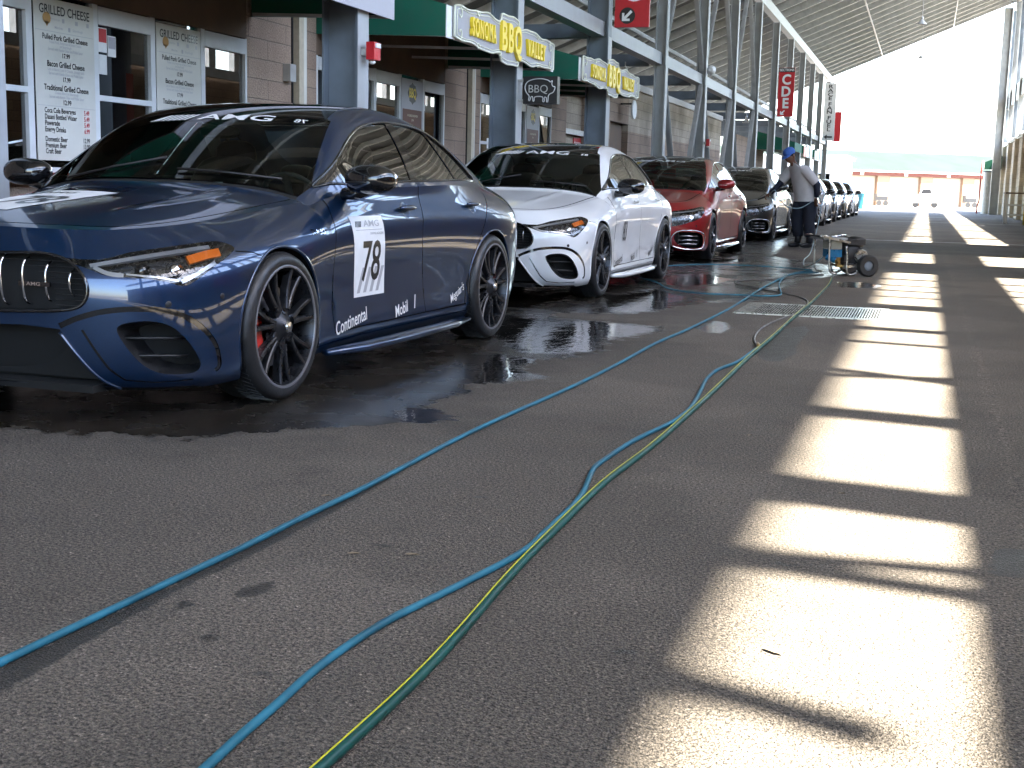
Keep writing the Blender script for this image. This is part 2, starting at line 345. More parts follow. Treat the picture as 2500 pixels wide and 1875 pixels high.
class CarSurf(Surf):
    def __init__(s,sp,warp=None):
        Surf.__init__(s,sp); s.warp=warp
        pp=np.linspace(0,s.nc-1,400); X=s.S(pp,np.full(400,3.5)); d=np.r_[0,np.cumsum(np.linalg.norm(np.diff(X,axis=0),axis=1))]
        s.pp=pp; s.sl=d; s.QS=.115
        P,Q=np.meshgrid(np.linspace(0,s.nc-1,500),np.linspace(0,s.nr-1,120),indexing='ij'); s.g=(P,Q,s.S(P,Q))
    def p2s(s,p): return np.interp(p,s.pp,s.sl)
    def s2p(s,x): return np.interp(x,s.sl,s.pp)
    def D(s,poly): return [(float(s.p2s(p)),q*s.QS) for p,q in poly]       # (p,q) -> domain
    def uz(s,poly,front=False):                                              # (u,z) on the flank, or (v,z) at the nose -> domain
        P,Q,X=s.g; out=[]
        m=(X[...,0]<.2) if front else ((X[...,0]>-.45)&(P<16.5))
        for a,b in poly:
            d=(X[...,1 if front else 0]-a)**2+(X[...,2]-b)**2+np.where(m,0,9.); k=np.unravel_index(d.argmin(),d.shape); p,q=P[k],Q[k]
            for _ in range(4):
                e=1e-3; S0=s.S(np.array([p,p+e,p]),np.array([q,q,q+e])); i=[1 if front else 0,2]
                J=np.c_[(S0[1]-S0[0])[i]/e,(S0[2]-S0[0])[i]/e]; r=np.array([a,b])-S0[0][i]
                try: dl=np.linalg.solve(J,r)
                except Exception: break
                p=np.clip(p+np.clip(dl[0],-.5,.5),0,s.nc-1); q=np.clip(q+np.clip(dl[1],-.5,.5),0,s.nr-1)
            out.append((float(s.p2s(p)),float(q)*s.QS))
        return out
    def W(s,X):
        X=np.array(X,float)
        return s.warp(X) if s.warp else X
    def side(s,XY,off=0.):
        XY=np.asarray(XY,float); p=s.s2p(XY[:,0]); q=XY[:,1]/s.QS; e=3e-3; f=lambda p,q:s.W(s.S(p,q))
        X=f(p,q); a=f(np.clip(p+e,0,s.nc-1),q)-f(np.clip(p-e,0,s.nc-1),q); b=f(p,np.clip(q+e,0,s.nr-1))-f(p,np.clip(q-e,0,s.nr-1)); n=np.cross(b,a)
        n/=np.linalg.norm(n,axis=1,keepdims=True)+1e-12
        ctr=X-np.array([1.3,0,0]); ctr[:,2]=0; sg=np.sign((n*ctr).sum(1)); sg[sg==0]=1; n*=sg[:,None]
        return X+n*np.asarray(off).reshape(-1,1),n
    def top(s,UV,off=0.):
        UV=np.asarray(UV,float); e=2e-3; f=lambda u,v:s.W(np.stack([u,v,s.H(u,v)],-1))
        u,v=UV[:,0],UV[:,1]; X=f(u,v); n=np.cross(f(u+e,v)-f(u-e,v),f(u,v+e)-f(u,v-e)); n/=np.linalg.norm(n,axis=1,keepdims=True)+1e-12
        return X+n*np.asarray(off).reshape(-1,1),n
    def uztop(s,poly):   # (u,z) on greenhouse side -> (u,v)
        out=[]
        for u,z in poly:
            v=np.linspace(.25,.9,1300); h=s.H(np.full_like(v,u),v); k=np.where(h>z)[0]; out.append((u,float(v[k[-1]]) if len(k) else .3))
        return out
def sub(P,T,sel):
    t=T[sel]; idx,inv=np.unique(t,return_inverse=True); return idx,inv.reshape(-1,3)
def cavity(name,X,n,t,depth,matw,matb,parent,dirv=None,shrink=.0,wallname=None):
    """recess: boundary walls running inwards + back panel"""
    ed={}
    for f in t:
        for a,b in ((f[0],f[1]),(f[1],f[2]),(f[2],f[0])): ed[(a,b)]=1
    bd=[e for e in ed if (e[1],e[0]) not in ed]
    D=(-n if dirv is None else np.tile(np.array(dirv,float),(len(X),1)))*depth
    c=X.mean(0); B=X+D; B=B+(c+D.mean(0)-B)*shrink
    V=list(X)+list(B); m=len(X)
    o=mesh_obj(name,V,[tuple(i+m for i in f) for f in t],matb,parent,True)
    w=mesh_obj(wallname or 'recess_wall',V,[(a,b,b+m,a+m) for a,b in bd],matw,o)
    return o
def wheel(parent,u,v,side,style,front,R=.335):
    """side +1: the flank we see. axis along v. returns wheel empty"""
    w=empty('wheel',(u,v,R)); w.parent=parent; y=side
    n=64
    tp=[(.262,-.005),(.272,.004),(.290,.009),(.312,.006),(.326,-.006),(R-.001,-.022),(R,-.04),(R,-.2),(R-.01,-.225),(.30,-.24),(.26,-.235)]
    MB().lathe([(r,h*y) for r,h in tp],axis='y',n=n).build('tyre',M['rubberwet'],w,auto=60)
    # tread grooves as shallow ribs across the tread
    g=MB()
    for k in range(72):
        A=2*PI*k/72; c,s_=math.cos(A),math.sin(A)
        g.bar((c*(R-.002),y*-.03,s_*(R-.002)),(c*(R-.002)-s_*.02,y*-.075,s_*(R-.002)+c*.02),.018,.008,up=(c,0,s_))
        g.bar((c*(R-.002),y*-.085,s_*(R-.002)),(c*(R-.002)-s_*.02,y*-.13,s_*(R-.002)+c*.02),.018,.008,up=(c,0,s_))
    g.build('tread',M['rubberwet'],w)
    MB().lathe([(.277,.001*y),(.279,.007*y),(.274,.009*y),(.268,.007*y),(.265,-.004*y)],axis='y',n=n).build('rim_flange',M['lip'],w,auto=50)
    MB().lathe([(.262,.004*y),(.252,-.02*y),(.246,-.06*y),(.238,-.12*y),(.25,-.2*y)],axis='y',n=n).build('rim',M['satin'],w,auto=50)
    sp=MB()
    def spoke(a0,a1,r0,r1,w0,w1,d0,d1,th=.028):
        # d: outward offset of face
        V=[];m=7
        for i in range(m):
            t=i/(m-1); wd=(w0+(w1-w0)*t)/2; d=d0+(d1-d0)*t-.008*math.sin(PI*t)
            A0=(r0*math.cos(a0),r0*math.sin(a0)); A1=(r1*math.cos(a1),r1*math.sin(a1)); dx,dz=A1[0]-A0[0],A1[1]-A0[1]; l_=math.hypot(dx,dz); px,pz=-dz/l_,dx/l_; cx_,cz_=A0[0]+dx*t,A0[1]+dz*t
            for k,(q,h) in enumerate(((-1,-th),(-1,0),(-.6,.005),(.6,.005),(1,0),(1,-th))): V.append((cx_+px*wd*q,y*(d+h),cz_+pz*wd*q))
        Fc=[(i*6+k,i*6+(k+1)%6,(i+1)*6+(k+1)%6,(i+1)*6+k) for i in range(m-1) for k in range(6)]+[tuple(range(6)),tuple((m-1)*6+k for k in range(6))]
        sp.add(V,Fc)
    if style=='cross':
        for k in range(7):
            a=2*PI*k/7+.2
            spoke(a,a,.045,.10,.056,.050,-.010,-.012,.035)
            for s_ in (-1,1):
                spoke(a+s_*.09,a+s_*.165,.085,.266,.024,.021,-.008,-.004,.032)
    elif style=='five':
        for k in range(5):
            a=2*PI*k/5+.3
            for s_ in (-1,1): spoke(a+s_*.20,a+s_*.12,.05,.256,.034,.030,-.008,-.008)
            spoke(a,a,.05,.12,.05,.02,-.02,-.03)
    else:
        for k in range(10):
            a=2*PI*k/10; spoke(a,a+.06,.05,.256,.045,.022,-.012,-.010)
    sp.build('spokes',M['satin'],w,auto=35)
    MB().lathe([(.0,.014*y),(.030,.014*y),(.036,.008*y),(.052,-.004*y),(.066,-.016*y),(.07,-.05*y)],axis='y',n=28).build('hub',M['satin'],w,auto=40)
    MB().lathe([(0,.022*y),(.022,.021*y),(.026,.014*y)],axis='y',n=20).build('hub_cap',M['chrome'],w,auto=40)
    MB().lathe([(.07,-.075*y),(.185,-.075*y),(.185,-.10*y),(.07,-.10*y)],axis='y',n=40).build('brake_disc',M['disc'],w,auto=30)
    if style!='plain':
        cl=MB(); ac=0. if front else PI-.5
        cl.lathe([(.125,-.05*y),(.2,-.05*y),(.215,-.062*y),(.215,-.12*y),(.125,-.12*y)],axis='y',n=14,a0=ac-.5,a1=ac+.5)
        cl.build('brake_caliper',M['red_cal'],w,auto=40)
    return w
def eqs_warp(sx0,sx1,kz,kv):
    def f(X):
        X=X.copy(); u=X[...,0]
        X[...,0]=np.where(u<0,u*sx0,np.where(u<2.729,u*sx1,2.729*sx1+(u-2.729)*1.02)); X[...,1]=X[...,1]*kv
        z=X[...,2]; X[...,2]=np.where(z>.5,.5+(z-.5)*kz,z); return X
    return f
CS={}; WK=1.05
def build_car(kind,paintm,loc,rz,label,wheels='cross',step=.03,number=None,group=None,roofm=None,detail=2):
    """origin at the middle of the front axle on the ground; u (rearwards) is local +Y, flank v is local +X"""
    if kind=='coupe': S_=CS.setdefault('coupe',CarSurf(CLA)); wb=2.729
    else: S_=CS.setdefault('limo',CarSurf(EQS,eqs_warp(.95,1.172,1.10,1.025))); wb=2.729*1.172
    root=empty('parked_car',loc,rz,label,'car',group); root.scale=(WK,1,1)
    def fr(X,sd=1):     # (u,v,z)->(x,y,z)
        X=np.asarray(X); return np.stack([X[...,1]*sd,X[...,0],X[...,2]],-1)
    eqs=kind!='coupe'
    # ----- flank domain
    Smax=float(S_.sl[-1]); Qm=(S_.nr-1)*S_.QS; D=S_.D; 
    R={}
    wa=lambda c,r=.372:[(c+r*math.cos(t),.325+r*math.sin(t)) for t in np.linspace(0,2*PI,40,endpoint=False)]
    def arch(c,r):
        pts=[(c+r*math.cos(t),.325+r*math.sin(t)) for t in np.linspace(-.62,PI+.62,38)]
        pts=[p for p in pts if p[1]>.175]; d=S_.uz(pts); 
        return d+[(d[-1][0],-.02),(d[0][0],-.02)]
    names=[];polys=[]
    def reg(n,p): names.append(n); polys.append(p)
    # doors
    bz=Qm
    def vline(pts): return D(pts)
    dF=[(9.25,7),(9.19,6.2),(9.03,5.4),(8.85,3.8),(8.88,2.4),(9.02,1.3)]
    dB=[(11.75,7),(11.70,5.4),(11.62,4.2),(11.74,2.5),(11.85,1.3)]
    dR=[(14.75,7),(14.55,6.1),(14.1,5.1),(13.72,4.1),(13.38,2.9),(13.22,1.9),(13.2,1.3)]
    dF,dB,dR=[smooth_poly(x,3,False) for x in (dF,dB,dR)]
    reg('door',D(dF+dB[::-1])); reg('door',D(dB+dR[::-1]))
    for l in (dF,dB,dR): reg('gap',ribbon(D(l),.007))
    reg('gap',ribbon(D([(9.0,1.28),(10,1.28),(11,1.28),(12,1.28),(13.25,1.28)]),.008))
    # bumper to fender seam
    if detail>1: reg('gap',ribbon(D([(5.75,5.3),(6.2,5.05),(6.5,4.7),(6.25,4.0)]),.005))
    LAMP=[(2.05,5.52),(2.73,5.50),(3.36,5.85),(4.0,6.0),(4.6,6.04),(5.14,6.0),(5.5,5.85),(5.76,5.45),(5.45,5.15),(5.05,4.88),(4.6,4.5),(4.27,4.33),(3.94,4.55),(3.4,4.72),(2.9,4.78),(2.55,5.05)]
    GR=[(-.1,5.62),(.8,5.66),(1.62,5.72),(2.05,5.52),(2.32,5.1),(2.46,4.6),(2.48,4.1),(2.35,3.66),(2.0,3.48),(1.3,3.40),(.7,3.36),(-.1,3.34)]
    IN=[(3.00,3.0),(3.25,3.14),(3.6,3.16),(3.95,3.0),(4.21,2.65),(4.45,2.15),(4.58,1.7),(4.58,1.4),(4.40,1.2),(4.0,1.2),(3.64,1.35),(3.35,1.75),(3.12,2.3),(2.98,2.75)]
    LIPL=[(1.95,2.75),(2.2,2.1),(2.45,1.45),(2.72,.8),(2.95,.35)]
    if not eqs:
        lamp=D(smooth_poly(LAMP,3)); reg('headlight',lamp)
        reg('grille',D(smooth_poly(GR[:-0 or None],2)))
        reg('intake',D(smooth_poly(IN,3)))
        reg('low',D([(-.1,2.85),(1.2,2.95),(1.95,2.85)]+LIPL[1:]+[(2.95,.45),(-.1,.45)]))
        reg('blackgap',ribbon(D(smooth_poly([(1.95,2.95),(2.3,3.25),(2.8,3.5),(3.4,3.58),(3.9,3.5),(4.35,3.2),(4.75,2.7),(5.02,2.1),(5.08,1.4),(4.95,1.15)],4,False)),.022))
        reg('blackgap',D([(-.1,-.05),(4.6,-.05),(4.4,.28),(3.0,.36),(2.8,.42),(-.1,.45)]))
        reg('blackgap',ribbon(D([(2.35,2.85),(2.55,2.2),(2.78,1.5),(3.05,.95),(3.6,.78),(4.4,.82)]),.010))
    else:
        lamp=D(smooth_poly([(-.1,5.3),(1.5,5.35),(3.0,5.75),(4.4,5.98),(5.3,5.9),(5.5,5.55),(4.9,5.0),(4.2,4.5),(3.4,4.1),(2.6,3.7),(1.6,3.5),(-.1,3.45)],3)); reg('headlight',lamp)
        reg('intake',D(smooth_poly([(2.6,2.9),(3.2,3.05),(4.0,2.95),(4.6,2.6),(4.75,1.9),(4.6,1.2),(4.1,1.0),(3.3,1.05),(2.7,1.6),(2.45,2.3)],3)))
        reg('low',D([(-.1,2.4),(1.7,2.4),(2.2,1.6),(2.5,.9),(2.7,.5),(-.1,.5)]))
        reg('blackgap',D([(-.1,-.05),(5.2,-.05),(5.0,.3),(-.1,.42)]))
    if detail>1: reg('plateless',ribbon(D([(21.1,4.2),(19.5,4.2)]),.11))
    tl=D(smooth_poly([(19.0,5.5),(18.0,5.6),(16.9,5.75),(16.6,5.4),(17.2,5.0),(18.2,4.9),(19.0,4.95)],3)); reg('tail_light',tl)
    reg('sill',D([(8.1,-.05),(13.6,-.05),(13.6,.75),(8.1,.75)]))
    reg('arch',arch(0.,.372)); reg('arch',arch(2.729,.375))
    outer=[(0,0),(Smax,0),(Smax,Qm),(0,Qm)]
    outer=[(0,0)]+[(x,0) for x in np.linspace(0,Smax,120)[1:-1]]+[(Smax,0),(Smax,Qm)]+[(x,Qm) for x in np.linspace(Smax,0,160)[1:-1]]+[(0,Qm)]
    key=('side',kind,step)
    if key not in CS: CS[key]=panelise(outer,[[(min(max(x,-.0),Smax),min(max(y,-.0),Qm)) for x,y in p] for p in polys],step)
    P,T,lab=CS[key]
    X,Nn=S_.side(P); 
    labn=np.array([names[i] if i>=0 else 'body' for i in lab])
    # second pass per side
    bodyV=[];bodyF=[];bodyN=[]
    def part(sel,sd,off=0.,use=None):
        idx,t=sub(P,T,sel); x=fr(X[idx]+Nn[idx]*off,sd); n=fr(Nn[idx],sd); f=t if sd<0 else t[:,::-1]
        # orientation check
        k=f[0]; nn=np.cross(x[k[1]]-x[k[0]],x[k[2]]-x[k[0]])
        if (nn*n[k[0]]).sum()<0: f=f[:,::-1]
        return x,f,n
    acc={}
    for sd in (1,-1):
        for nm,off in (('body',0),('sill',.004),('gap',-.006),('blackgap',-.003),('plateless',0.)):
            s_=labn==nm
            if not s_.any(): continue
            x,f,n=part(s_,sd,off); a=acc.setdefault(nm,[[],[],[]]); m=len(a[0]); a[0]+=list(x); a[1]+=[tuple(q+m for q in g) for g in f]; a[2]+=list(n)
        for i,nm in enumerate(names):
            if nm=='door':
                x,f,n=part(lab==i,sd); d=mesh_obj('door',x,f,paintm,root,True,n)
                c=(1.42,.845) if i==0 else (2.42,.858)
                hd=MB(); P0=np.array(S_.uz([(c[0]+a,c[1]) for a in (-.10,-.05,0,.05,.10)])); pp,pn=S_.side(P0,.022); pp=fr(pp,sd)
                hd.tube([tuple(q) for q in pp],[.008,.014,.0155,.014,.008],10).build('handle',paintm,d,smooth=True)
                cupp=S_.uz([(c[0]+.052*math.cos(t),c[1]-.004+.046*math.sin(t)) for t in np.linspace(0,2*PI,28,endpoint=False)]); cx,cn=S_.side(np.array(cupp),.0015)
                c2,_=S_.side(np.array(S_.uz([(c[0]+.035*math.cos(t),c[1]-.004+.03*math.sin(t)) for t in np.linspace(0,2*PI,28,endpoint=False)])),-.001)
                V=list(fr(cx,sd))+list(fr(c2,sd)); mesh_obj('handle_cup',V,[(k,(k+1)%28,(k+1)%28+28,k+28) for k in range(28)]+[tuple(range(28,56))],paintm,d,True)
        # headlight
        s_=labn=='headlight'; x,f,n=part(s_,sd)
        hl=mesh_obj('headlight',x,f,M['lampclear'],root,True,n)
        x2=x-n*.055; c_=x2.mean(0); x2=x2+(c_-x2)*.06
        m=len(x); ed={(a,b) for g in f for a,b in ((g[0],g[1]),(g[1],g[2]),(g[2],g[0]))}; bd=[e for e in ed if (e[1],e[0]) not in ed]
        mesh_obj('lamp_housing',list(x)+list(x2),[tuple(q+m for q in g) for g in f]+[(a,b,b+m,a+m) for a,b in bd],M['lampdark'],hl)
        def strip(line,wd,depth,mt,nm,th=.012):
            d=D(smooth_poly(line,4,False)); rb=np.array(ribbon(d,wd)); a,nn=S_.side(rb,-depth); b,_=S_.side(rb,-depth-th); k=len(rb)//2; V=list(fr(a,sd))+list(fr(b,sd)); n2=len(rb)
            Fq=[(i,i+1,n2-2-i,n2-1-i) for i in range(k-1)]+[(i,(i+1)%n2,(i+1)%n2+n2,i+n2) for i in range(n2)]
            return mesh_obj(nm,V,Fq,mt,hl)
        if not eqs:
            strip([(2.55,5.28),(3.3,5.62),(4.0,5.82),(4.7,5.88),(5.2,5.84)],.020,.012,M['lampsilver'],'light_strip')
            strip([(2.62,5.22),(2.85,4.95),(3.15,4.85)],.022,.012,M['lampsilver'],'light_strip')
            strip([(4.30,4.52),(4.75,4.82),(5.2,5.12)],.020,.014,M['lampsilver'],'light_strip')
            strip([(3.2,4.95),(3.8,4.8),(4.25,4.58)],.010,.02,M['lampsilver'],'light_strip')
            strip([(4.55,5.42),(5.0,5.52),(5.4,5.5)],.042,.012,M['amber'],'amber_reflector')
            for pq,r in (((3.55,5.22),.030),((4.25,5.2),.034)):
                a,nn=S_.side(np.array(D([pq])),-.045); a=fr(a,sd)[0]; nn=fr(nn,sd)[0]; q=Vector(nn).to_track_quat('Z','Y').to_matrix()
                g=MB().lathe([(r,.0),(r*1.0,.02),(r*.8,.026),(r*.5,.034),(0,.037)],n=20); g.xf(Matrix.Translation(a)@q.to_4x4()); g.build('projector_lens',M['black_gloss'] if r<.033 else M['chrome'],hl,smooth=True)
        else:
            strip([(0.0,5.1),(1.5,5.15),(3.0,5.5),(4.4,5.72),(5.2,5.65)],.014,.006,M['lampsilver'],'light_strip')
            for k,(p_,q_) in enumerate(((4.5,5.2),(4.1,5.0),(3.7,4.85))): strip([(p_-.15,q_-.25),(p_+.15,q_+.25)],.05,.012,M['lampsilver'],'light_strip')
        s_=labn=='tail_light'; x,f,n=part(s_,sd); mesh_obj('tail_light',x,f,M['redlens'],root,True,n)
        # intake
        s_=labn=='intake'; x,f,n=part(s_,sd)
        it=cavity('air_intake',x,n,f,.13,M['black'] if not eqs else M['black_gloss'],M['void'],root,dirv=(-.25*sd,1,0),shrink=.22)
        sl=MB()
        for q_ in ((1.9,2.55) if not eqs else (1.5,2.0,2.5)):
            a_=D([(2.95+ (2.55-q_)*.25,q_),(3.5,q_),(4.0,q_-.03),(4.42,q_-.08)] if not eqs else [(2.75,q_),(3.4,q_+.05),(4.1,q_),(4.6,q_-.05)]); a,_=S_.side(np.array(a_),-.035); sl.tube([tuple(t_) for t_ in fr(a,sd)],.006,6)
        sl.build('fin',M['black'] if not eqs else M['chrome'],it,smooth=True)
        if eqs:
            rb=D(smooth_poly([(2.35,1.5),(2.3,2.3),(2.6,3.0),(3.2,3.2),(4.1,3.1),(4.8,2.65),(4.95,1.9),(4.75,1.0),(4.1,.75),(3.2,.8),(2.5,1.2)],3)); a,_=S_.side(np.array(rb),.002); MB().tube([tuple(t_) for t_ in fr(a,sd)],.009,6,closed=True).build('intake_trim',M['chrome'],it,smooth=True)
        else:
            # blade edge that frames the intake
            rb=D(smooth_poly(LIPL,4,False)); a,_=S_.side(np.array(rb),.004); MB().tube([tuple(t_) for t_ in fr(a,sd)],.006,8).build('bumper_blade',paintm,it,smooth=True)
    mesh_obj('body',acc['body'][0],acc['body'][1],paintm,root,True,acc['body'][2])
    g=acc['gap']; mesh_obj('panel_gap',g[0],g[1],M['void'],root,True)
    g=acc['blackgap']; mesh_obj('bumper_trim',g[0],g[1],M['black_gloss'],root,True,g[2])
    for sd in (1,-1):
        x,f,n=part(labn=='sill',sd,.004); mesh_obj('side_skirt',x,f,paintm,root,True,n)
    # flared sill blade, both sides
    for sd in (1,-1):
        sk_=MB(); pts=[(.44,.905,.165),(.8,.925,.155),(1.4,.93,.155),(2.0,.93,.158),(2.3,.915,.165)]
        a=fr(S_.W(np.array(pts)),sd); rr=[.016,.028,.030,.028,.016]; sk_.tube([tuple(q) for q in a],rr,10,sq=1.7).build('sill_blade',paintm if not eqs else M['chrome'],root,smooth=True)
    # grille / lower opening across both sides
    for nm,pn,dep in (('grille','grille',.07),('low','lower_opening',.12)):
        s_=labn==nm
        if not s_.any(): continue
        V=[];Fc=[];Nv=[]
        for sd in (1,-1):
            x,f,n=part(s_,sd); m=len(V); V+=list(x); Fc+=[tuple(q+m for q in g_) for g_ in f]; Nv+=list(n)
        V=np.array(V);Nv=np.array(Nv)
        # drop walls on the centre line by welding
        key_={};mp=[]
        for i,v in enumerate(V):
            k=(round(v[0],4),round(v[1],4),round(v[2],4)) if abs(v[0])<1e-4 else i
            mp.append(key_.setdefault(k,i))
        Fc=[tuple(mp[q] for q in g_) for g_ in Fc]
        go=cavity(pn,V,Nv,np.array(Fc),dep,M['black_gloss'],M['void'],root,dirv=(0,1,0),shrink=.05)
        if nm=='grille':
            # surround
            rb=D(smooth_poly(GR[1:-1],3,False)); a,_=S_.side(np.array(rb),.002); a=fr(a,1); lp=[tuple(q) for q in a]+[(-q[0],q[1],q[2]) for q in a[::-1]]
            MB().tube(lp,.007,6,closed=True).build('grille_surround',M['black_gloss'],go,smooth=True)
            for vv in np.arange(-8,9)*.092+.0:
                if abs(vv)>.50: continue
                zt=.668-.06*(abs(vv)/.5)**3; zb=.462+.05*(abs(vv)/.5)**3; uu=-.915+.30*vv*vv
                pts=[(vv*(1-.0),uu+.03,zt),(vv,uu-.004,zt-.02),(vv,uu-.012,(zt+zb)/2),(vv,uu+.002,zb+.02),(vv,uu+.04,zb)]
                MB().tube([tuple(p_) for p_ in spl(pts,4)],.0058,6).build('slat',M['chrome'],go,smooth=True)
            mb_=MB(); mb_.box(.255,.40,-.925+.02,-.915+.02,.548,.566)
            b_=mb_.build('badge',M['black_gloss'],go); t_=MB(); put_text(t_,'AMG',lambda a,b:(.3275+a,-.908,.557+b),.02,bold=.02,sx=1.5); t_.build('badge_lettering',M['chrome'],go)
            mm_=MB(); 
            for k in range(9): mm_.box(-.5,.5,-.84,-.835,.47+k*.022,.472+k*.022)
            mm_.build('grille_mesh',M['black'],go)
    # under body and wheel wells
    ub=MB(); L_=wb/2.729; 
    ub.box(-.60,.60,-.78,3.4*L_,.17,.40); ub.box(-.84,.84,.46*L_,2.25*L_,.17,.36); ub.box(-.55,.55,-.86,-.7,.125,.155); ub.build('underbody',M['void'],root)
    for c in (0.,wb):
        for sd in (1,-1):
            MB().lathe([(.385,.90*sd),(.385,.60*sd),(.05,.60*sd)],(0,c,.325) if 0 else (0,0,0),axis='x',n=30,a0=-.35,a1=PI+.35).xf(Matrix.Translation((0,c,.325))).build('wheel_well',M['void'],root)
            # arch lip
            rr_=.372 if c==0 else .375; tt=np.linspace(-.40,PI+.40,40); dd=S_.uz([((0 if c==0 else 2.729)+rr_*math.cos(t),.325+rr_*math.sin(t)) for t in tt]); a,_=S_.side(np.array(dd),-.004)
            MB().tube([tuple(q) for q in fr(a,sd)],.008,6).build('wheel_arch',paintm if not eqs else paintm,root,smooth=True)
    for c,f_ in ((0.,True),(wb,False)):
        for sd in (1,-1):
            w_=wheel(root,0,0,sd,wheels,f_); w_.location=((.925 if not eqs else .945)*sd,c,.335); w_.rotation_euler=(0,0,-PI/2 if 0 else 0)
            # wheel built with axis y -> turn so that the axis is local x
            w_.rotation_euler=(0,0,-PI/2*1) ; 
    # ----- top domain (hood, roof, glass)
    tp=S_.S(np.linspace(0,S_.nc-1,200),np.full(200,S_.nr-1.))[:,:2]
    o_=[(float(a),float(b)) for a,b in tp]; outer=o_+[(a,-b) for a,b in o_[-2:0:-1]]
    mir=lambda pl:[(a,-b) for a,b in pl]
    names=[];polys=[]
    HC=smooth_poly([(-.775,0),(-.765,.18),(-.725,.36),(-.65,.51),(-.50,.60),(-.30,.645),(0,.675),(.25,.695),(.44,.715)],3,False)
    cw=[(.50,.73),(.47,.60),(.42,.42),(.38,.2),(.365,0)] if not eqs else [(.30,.73),(.20,.60),(.12,.42),(.06,.2),(.05,0)]
    if eqs: HC=[p_ for p_ in HC if p_[0]<.2]
    hood=HC+[(a-.03,b) for a,b in cw]; reg('hood',hood+mir(hood[::-1])[1:-1])
    reg('gap',ribbon(HC+[],.008)); reg('gap',mir(ribbon(HC,.008)))
    ck=cw+[(a-.035,b) for a,b in cw[::-1]]; reg('cowl',ck); reg('cowl',mir(ck))
    if not eqs:
        WS=cw[::-1]+[(.60,.745),(.68,.715),(.82,.672),(1.0,.622),(1.12,.59)]; WT=[(1.12,.59),(1.08,.40),(1.045,.2),(1.035,0)]
        RF=WT[::-1]+[(1.14,.56),(1.35,.525),(1.7,.50),(2.1,.49),(2.35,.485)]+[(2.40,.3),(2.42,0)]
        RW=[(2.46,0),(2.44,.3),(2.40,.50),(2.6,.575),(2.85,.60),(3.02,.585),(3.10,.4),(3.13,0)]
        DLO=[(.60,.955),(.70,1.01),(.81,1.065),(.92,1.125),(1.04,1.185),(1.2,1.245),(1.35,1.284),(1.55,1.313),(1.75,1.326),(1.95,1.326),(2.13,1.312),(2.3,1.275),(2.45,1.215),(2.6,1.135),(2.72,1.055),(2.76,1.015),(2.5,1.012),(2.2,1.008),(1.9,1.003),(1.5,.995),(1.2,.988),(.9,.975)]
        BP=[[(1.60,.98),(1.645,1.1),(1.73,1.345),(1.83,1.345),(1.745,1.1),(1.69,.98)],[(2.36,.98),(2.30,1.1),(2.20,1.34),(2.235,1.34),(2.335,1.1),(2.40,.98)],[(.58,.93),(.60,.96),(.84,1.085),(.83,.95)]]
    else:
        WS=cw[::-1]+[(.45,.735),(.60,.69),(.82,.645),(1.0,.605),(1.12,.575)]; WT=[(1.12,.575),(1.08,.40),(1.045,.2),(1.035,0)]
        RF=WT[::-1]+[(1.14,.56),(1.35,.525),(1.7,.50),(2.1,.49),(2.35,.485)]+[(2.40,.3),(2.42,0)]
        RW=[(2.46,0),(2.44,.3),(2.40,.50),(2.6,.575),(2.85,.60),(3.1,.56),(3.24,.4),(3.27,0)]
        DLO=[(.45,.955),(.58,1.02),(.72,1.085),(.88,1.15),(1.04,1.205),(1.2,1.25),(1.35,1.284),(1.55,1.313),(1.75,1.326),(1.95,1.326),(2.13,1.312),(2.3,1.28),(2.5,1.225),(2.7,1.15),(2.85,1.08),(2.9,1.02),(2.5,1.012),(2.2,1.008),(1.9,1.003),(1.5,.995),(1.2,.988),(.8,.972)]
        BP=[[(1.48,.98),(1.50,1.1),(1.55,1.345),(1.63,1.345),(1.58,1.1),(1.56,.98)],[(2.40,.98),(2.36,1.1),(2.28,1.34),(2.32,1.34),(2.40,1.1),(2.44,.98)],[(.43,.93),(.45,.96),(.74,1.1),(.73,.95)]]
    reg('roof',RF+mir(RF[::-1])[1:-1]); reg('windshield',WS+WT[1:]+mir((WS+WT[1:])[::-1])[1:-1]); reg('rear_window',RW+mir(RW[::-1])[1:-1])
    dl=S_.uztop(DLO)
    reg('side_window',dl); reg('side_window',mir(dl))
    for b_ in BP:
        q_=S_.uztop(resample(b_,.03)); reg('pillar',q_); reg('pillar',mir(q_))
    # keep pillars inside the window outline only
    key=('top',kind,step)
    if key not in CS:
        P,T,lab=panelise(outer,polys,step); c=P[T].mean(1); ind=inpoly(c,dl)|inpoly(c,mir(dl))
        for i,nm in enumerate(names):
            if nm=='pillar':
                bad=(lab==i)&~ind; lab[bad]=-1
        CS[key]=(P,T,lab)
    P,T,lab=CS[key]; X,Nn=S_.top(P)
    labn=np.array([names[i] if i>=0 else 'upper_body' for i in lab]); labn[labn=='gap']='cowl'
    spec={'upper_body':('upper_body',paintm,0),'hood':('hood',paintm,.0),'cowl':('cowl',M['void'],-.008),'roof':('roof',roofm or M['black_gloss'],.001),'windshield':('windshield',M['ws'],0),'rear_window':('rear_window',M['ws'],0)}
    made={}
    for nm,(on,mt,off) in spec.items():
        s_=labn==nm
        if not s_.any(): continue
        x,f,n=part(s_,1,off); made[nm]=mesh_obj(on,x,f,mt,root,True,n)
    c=P[T].mean(1)
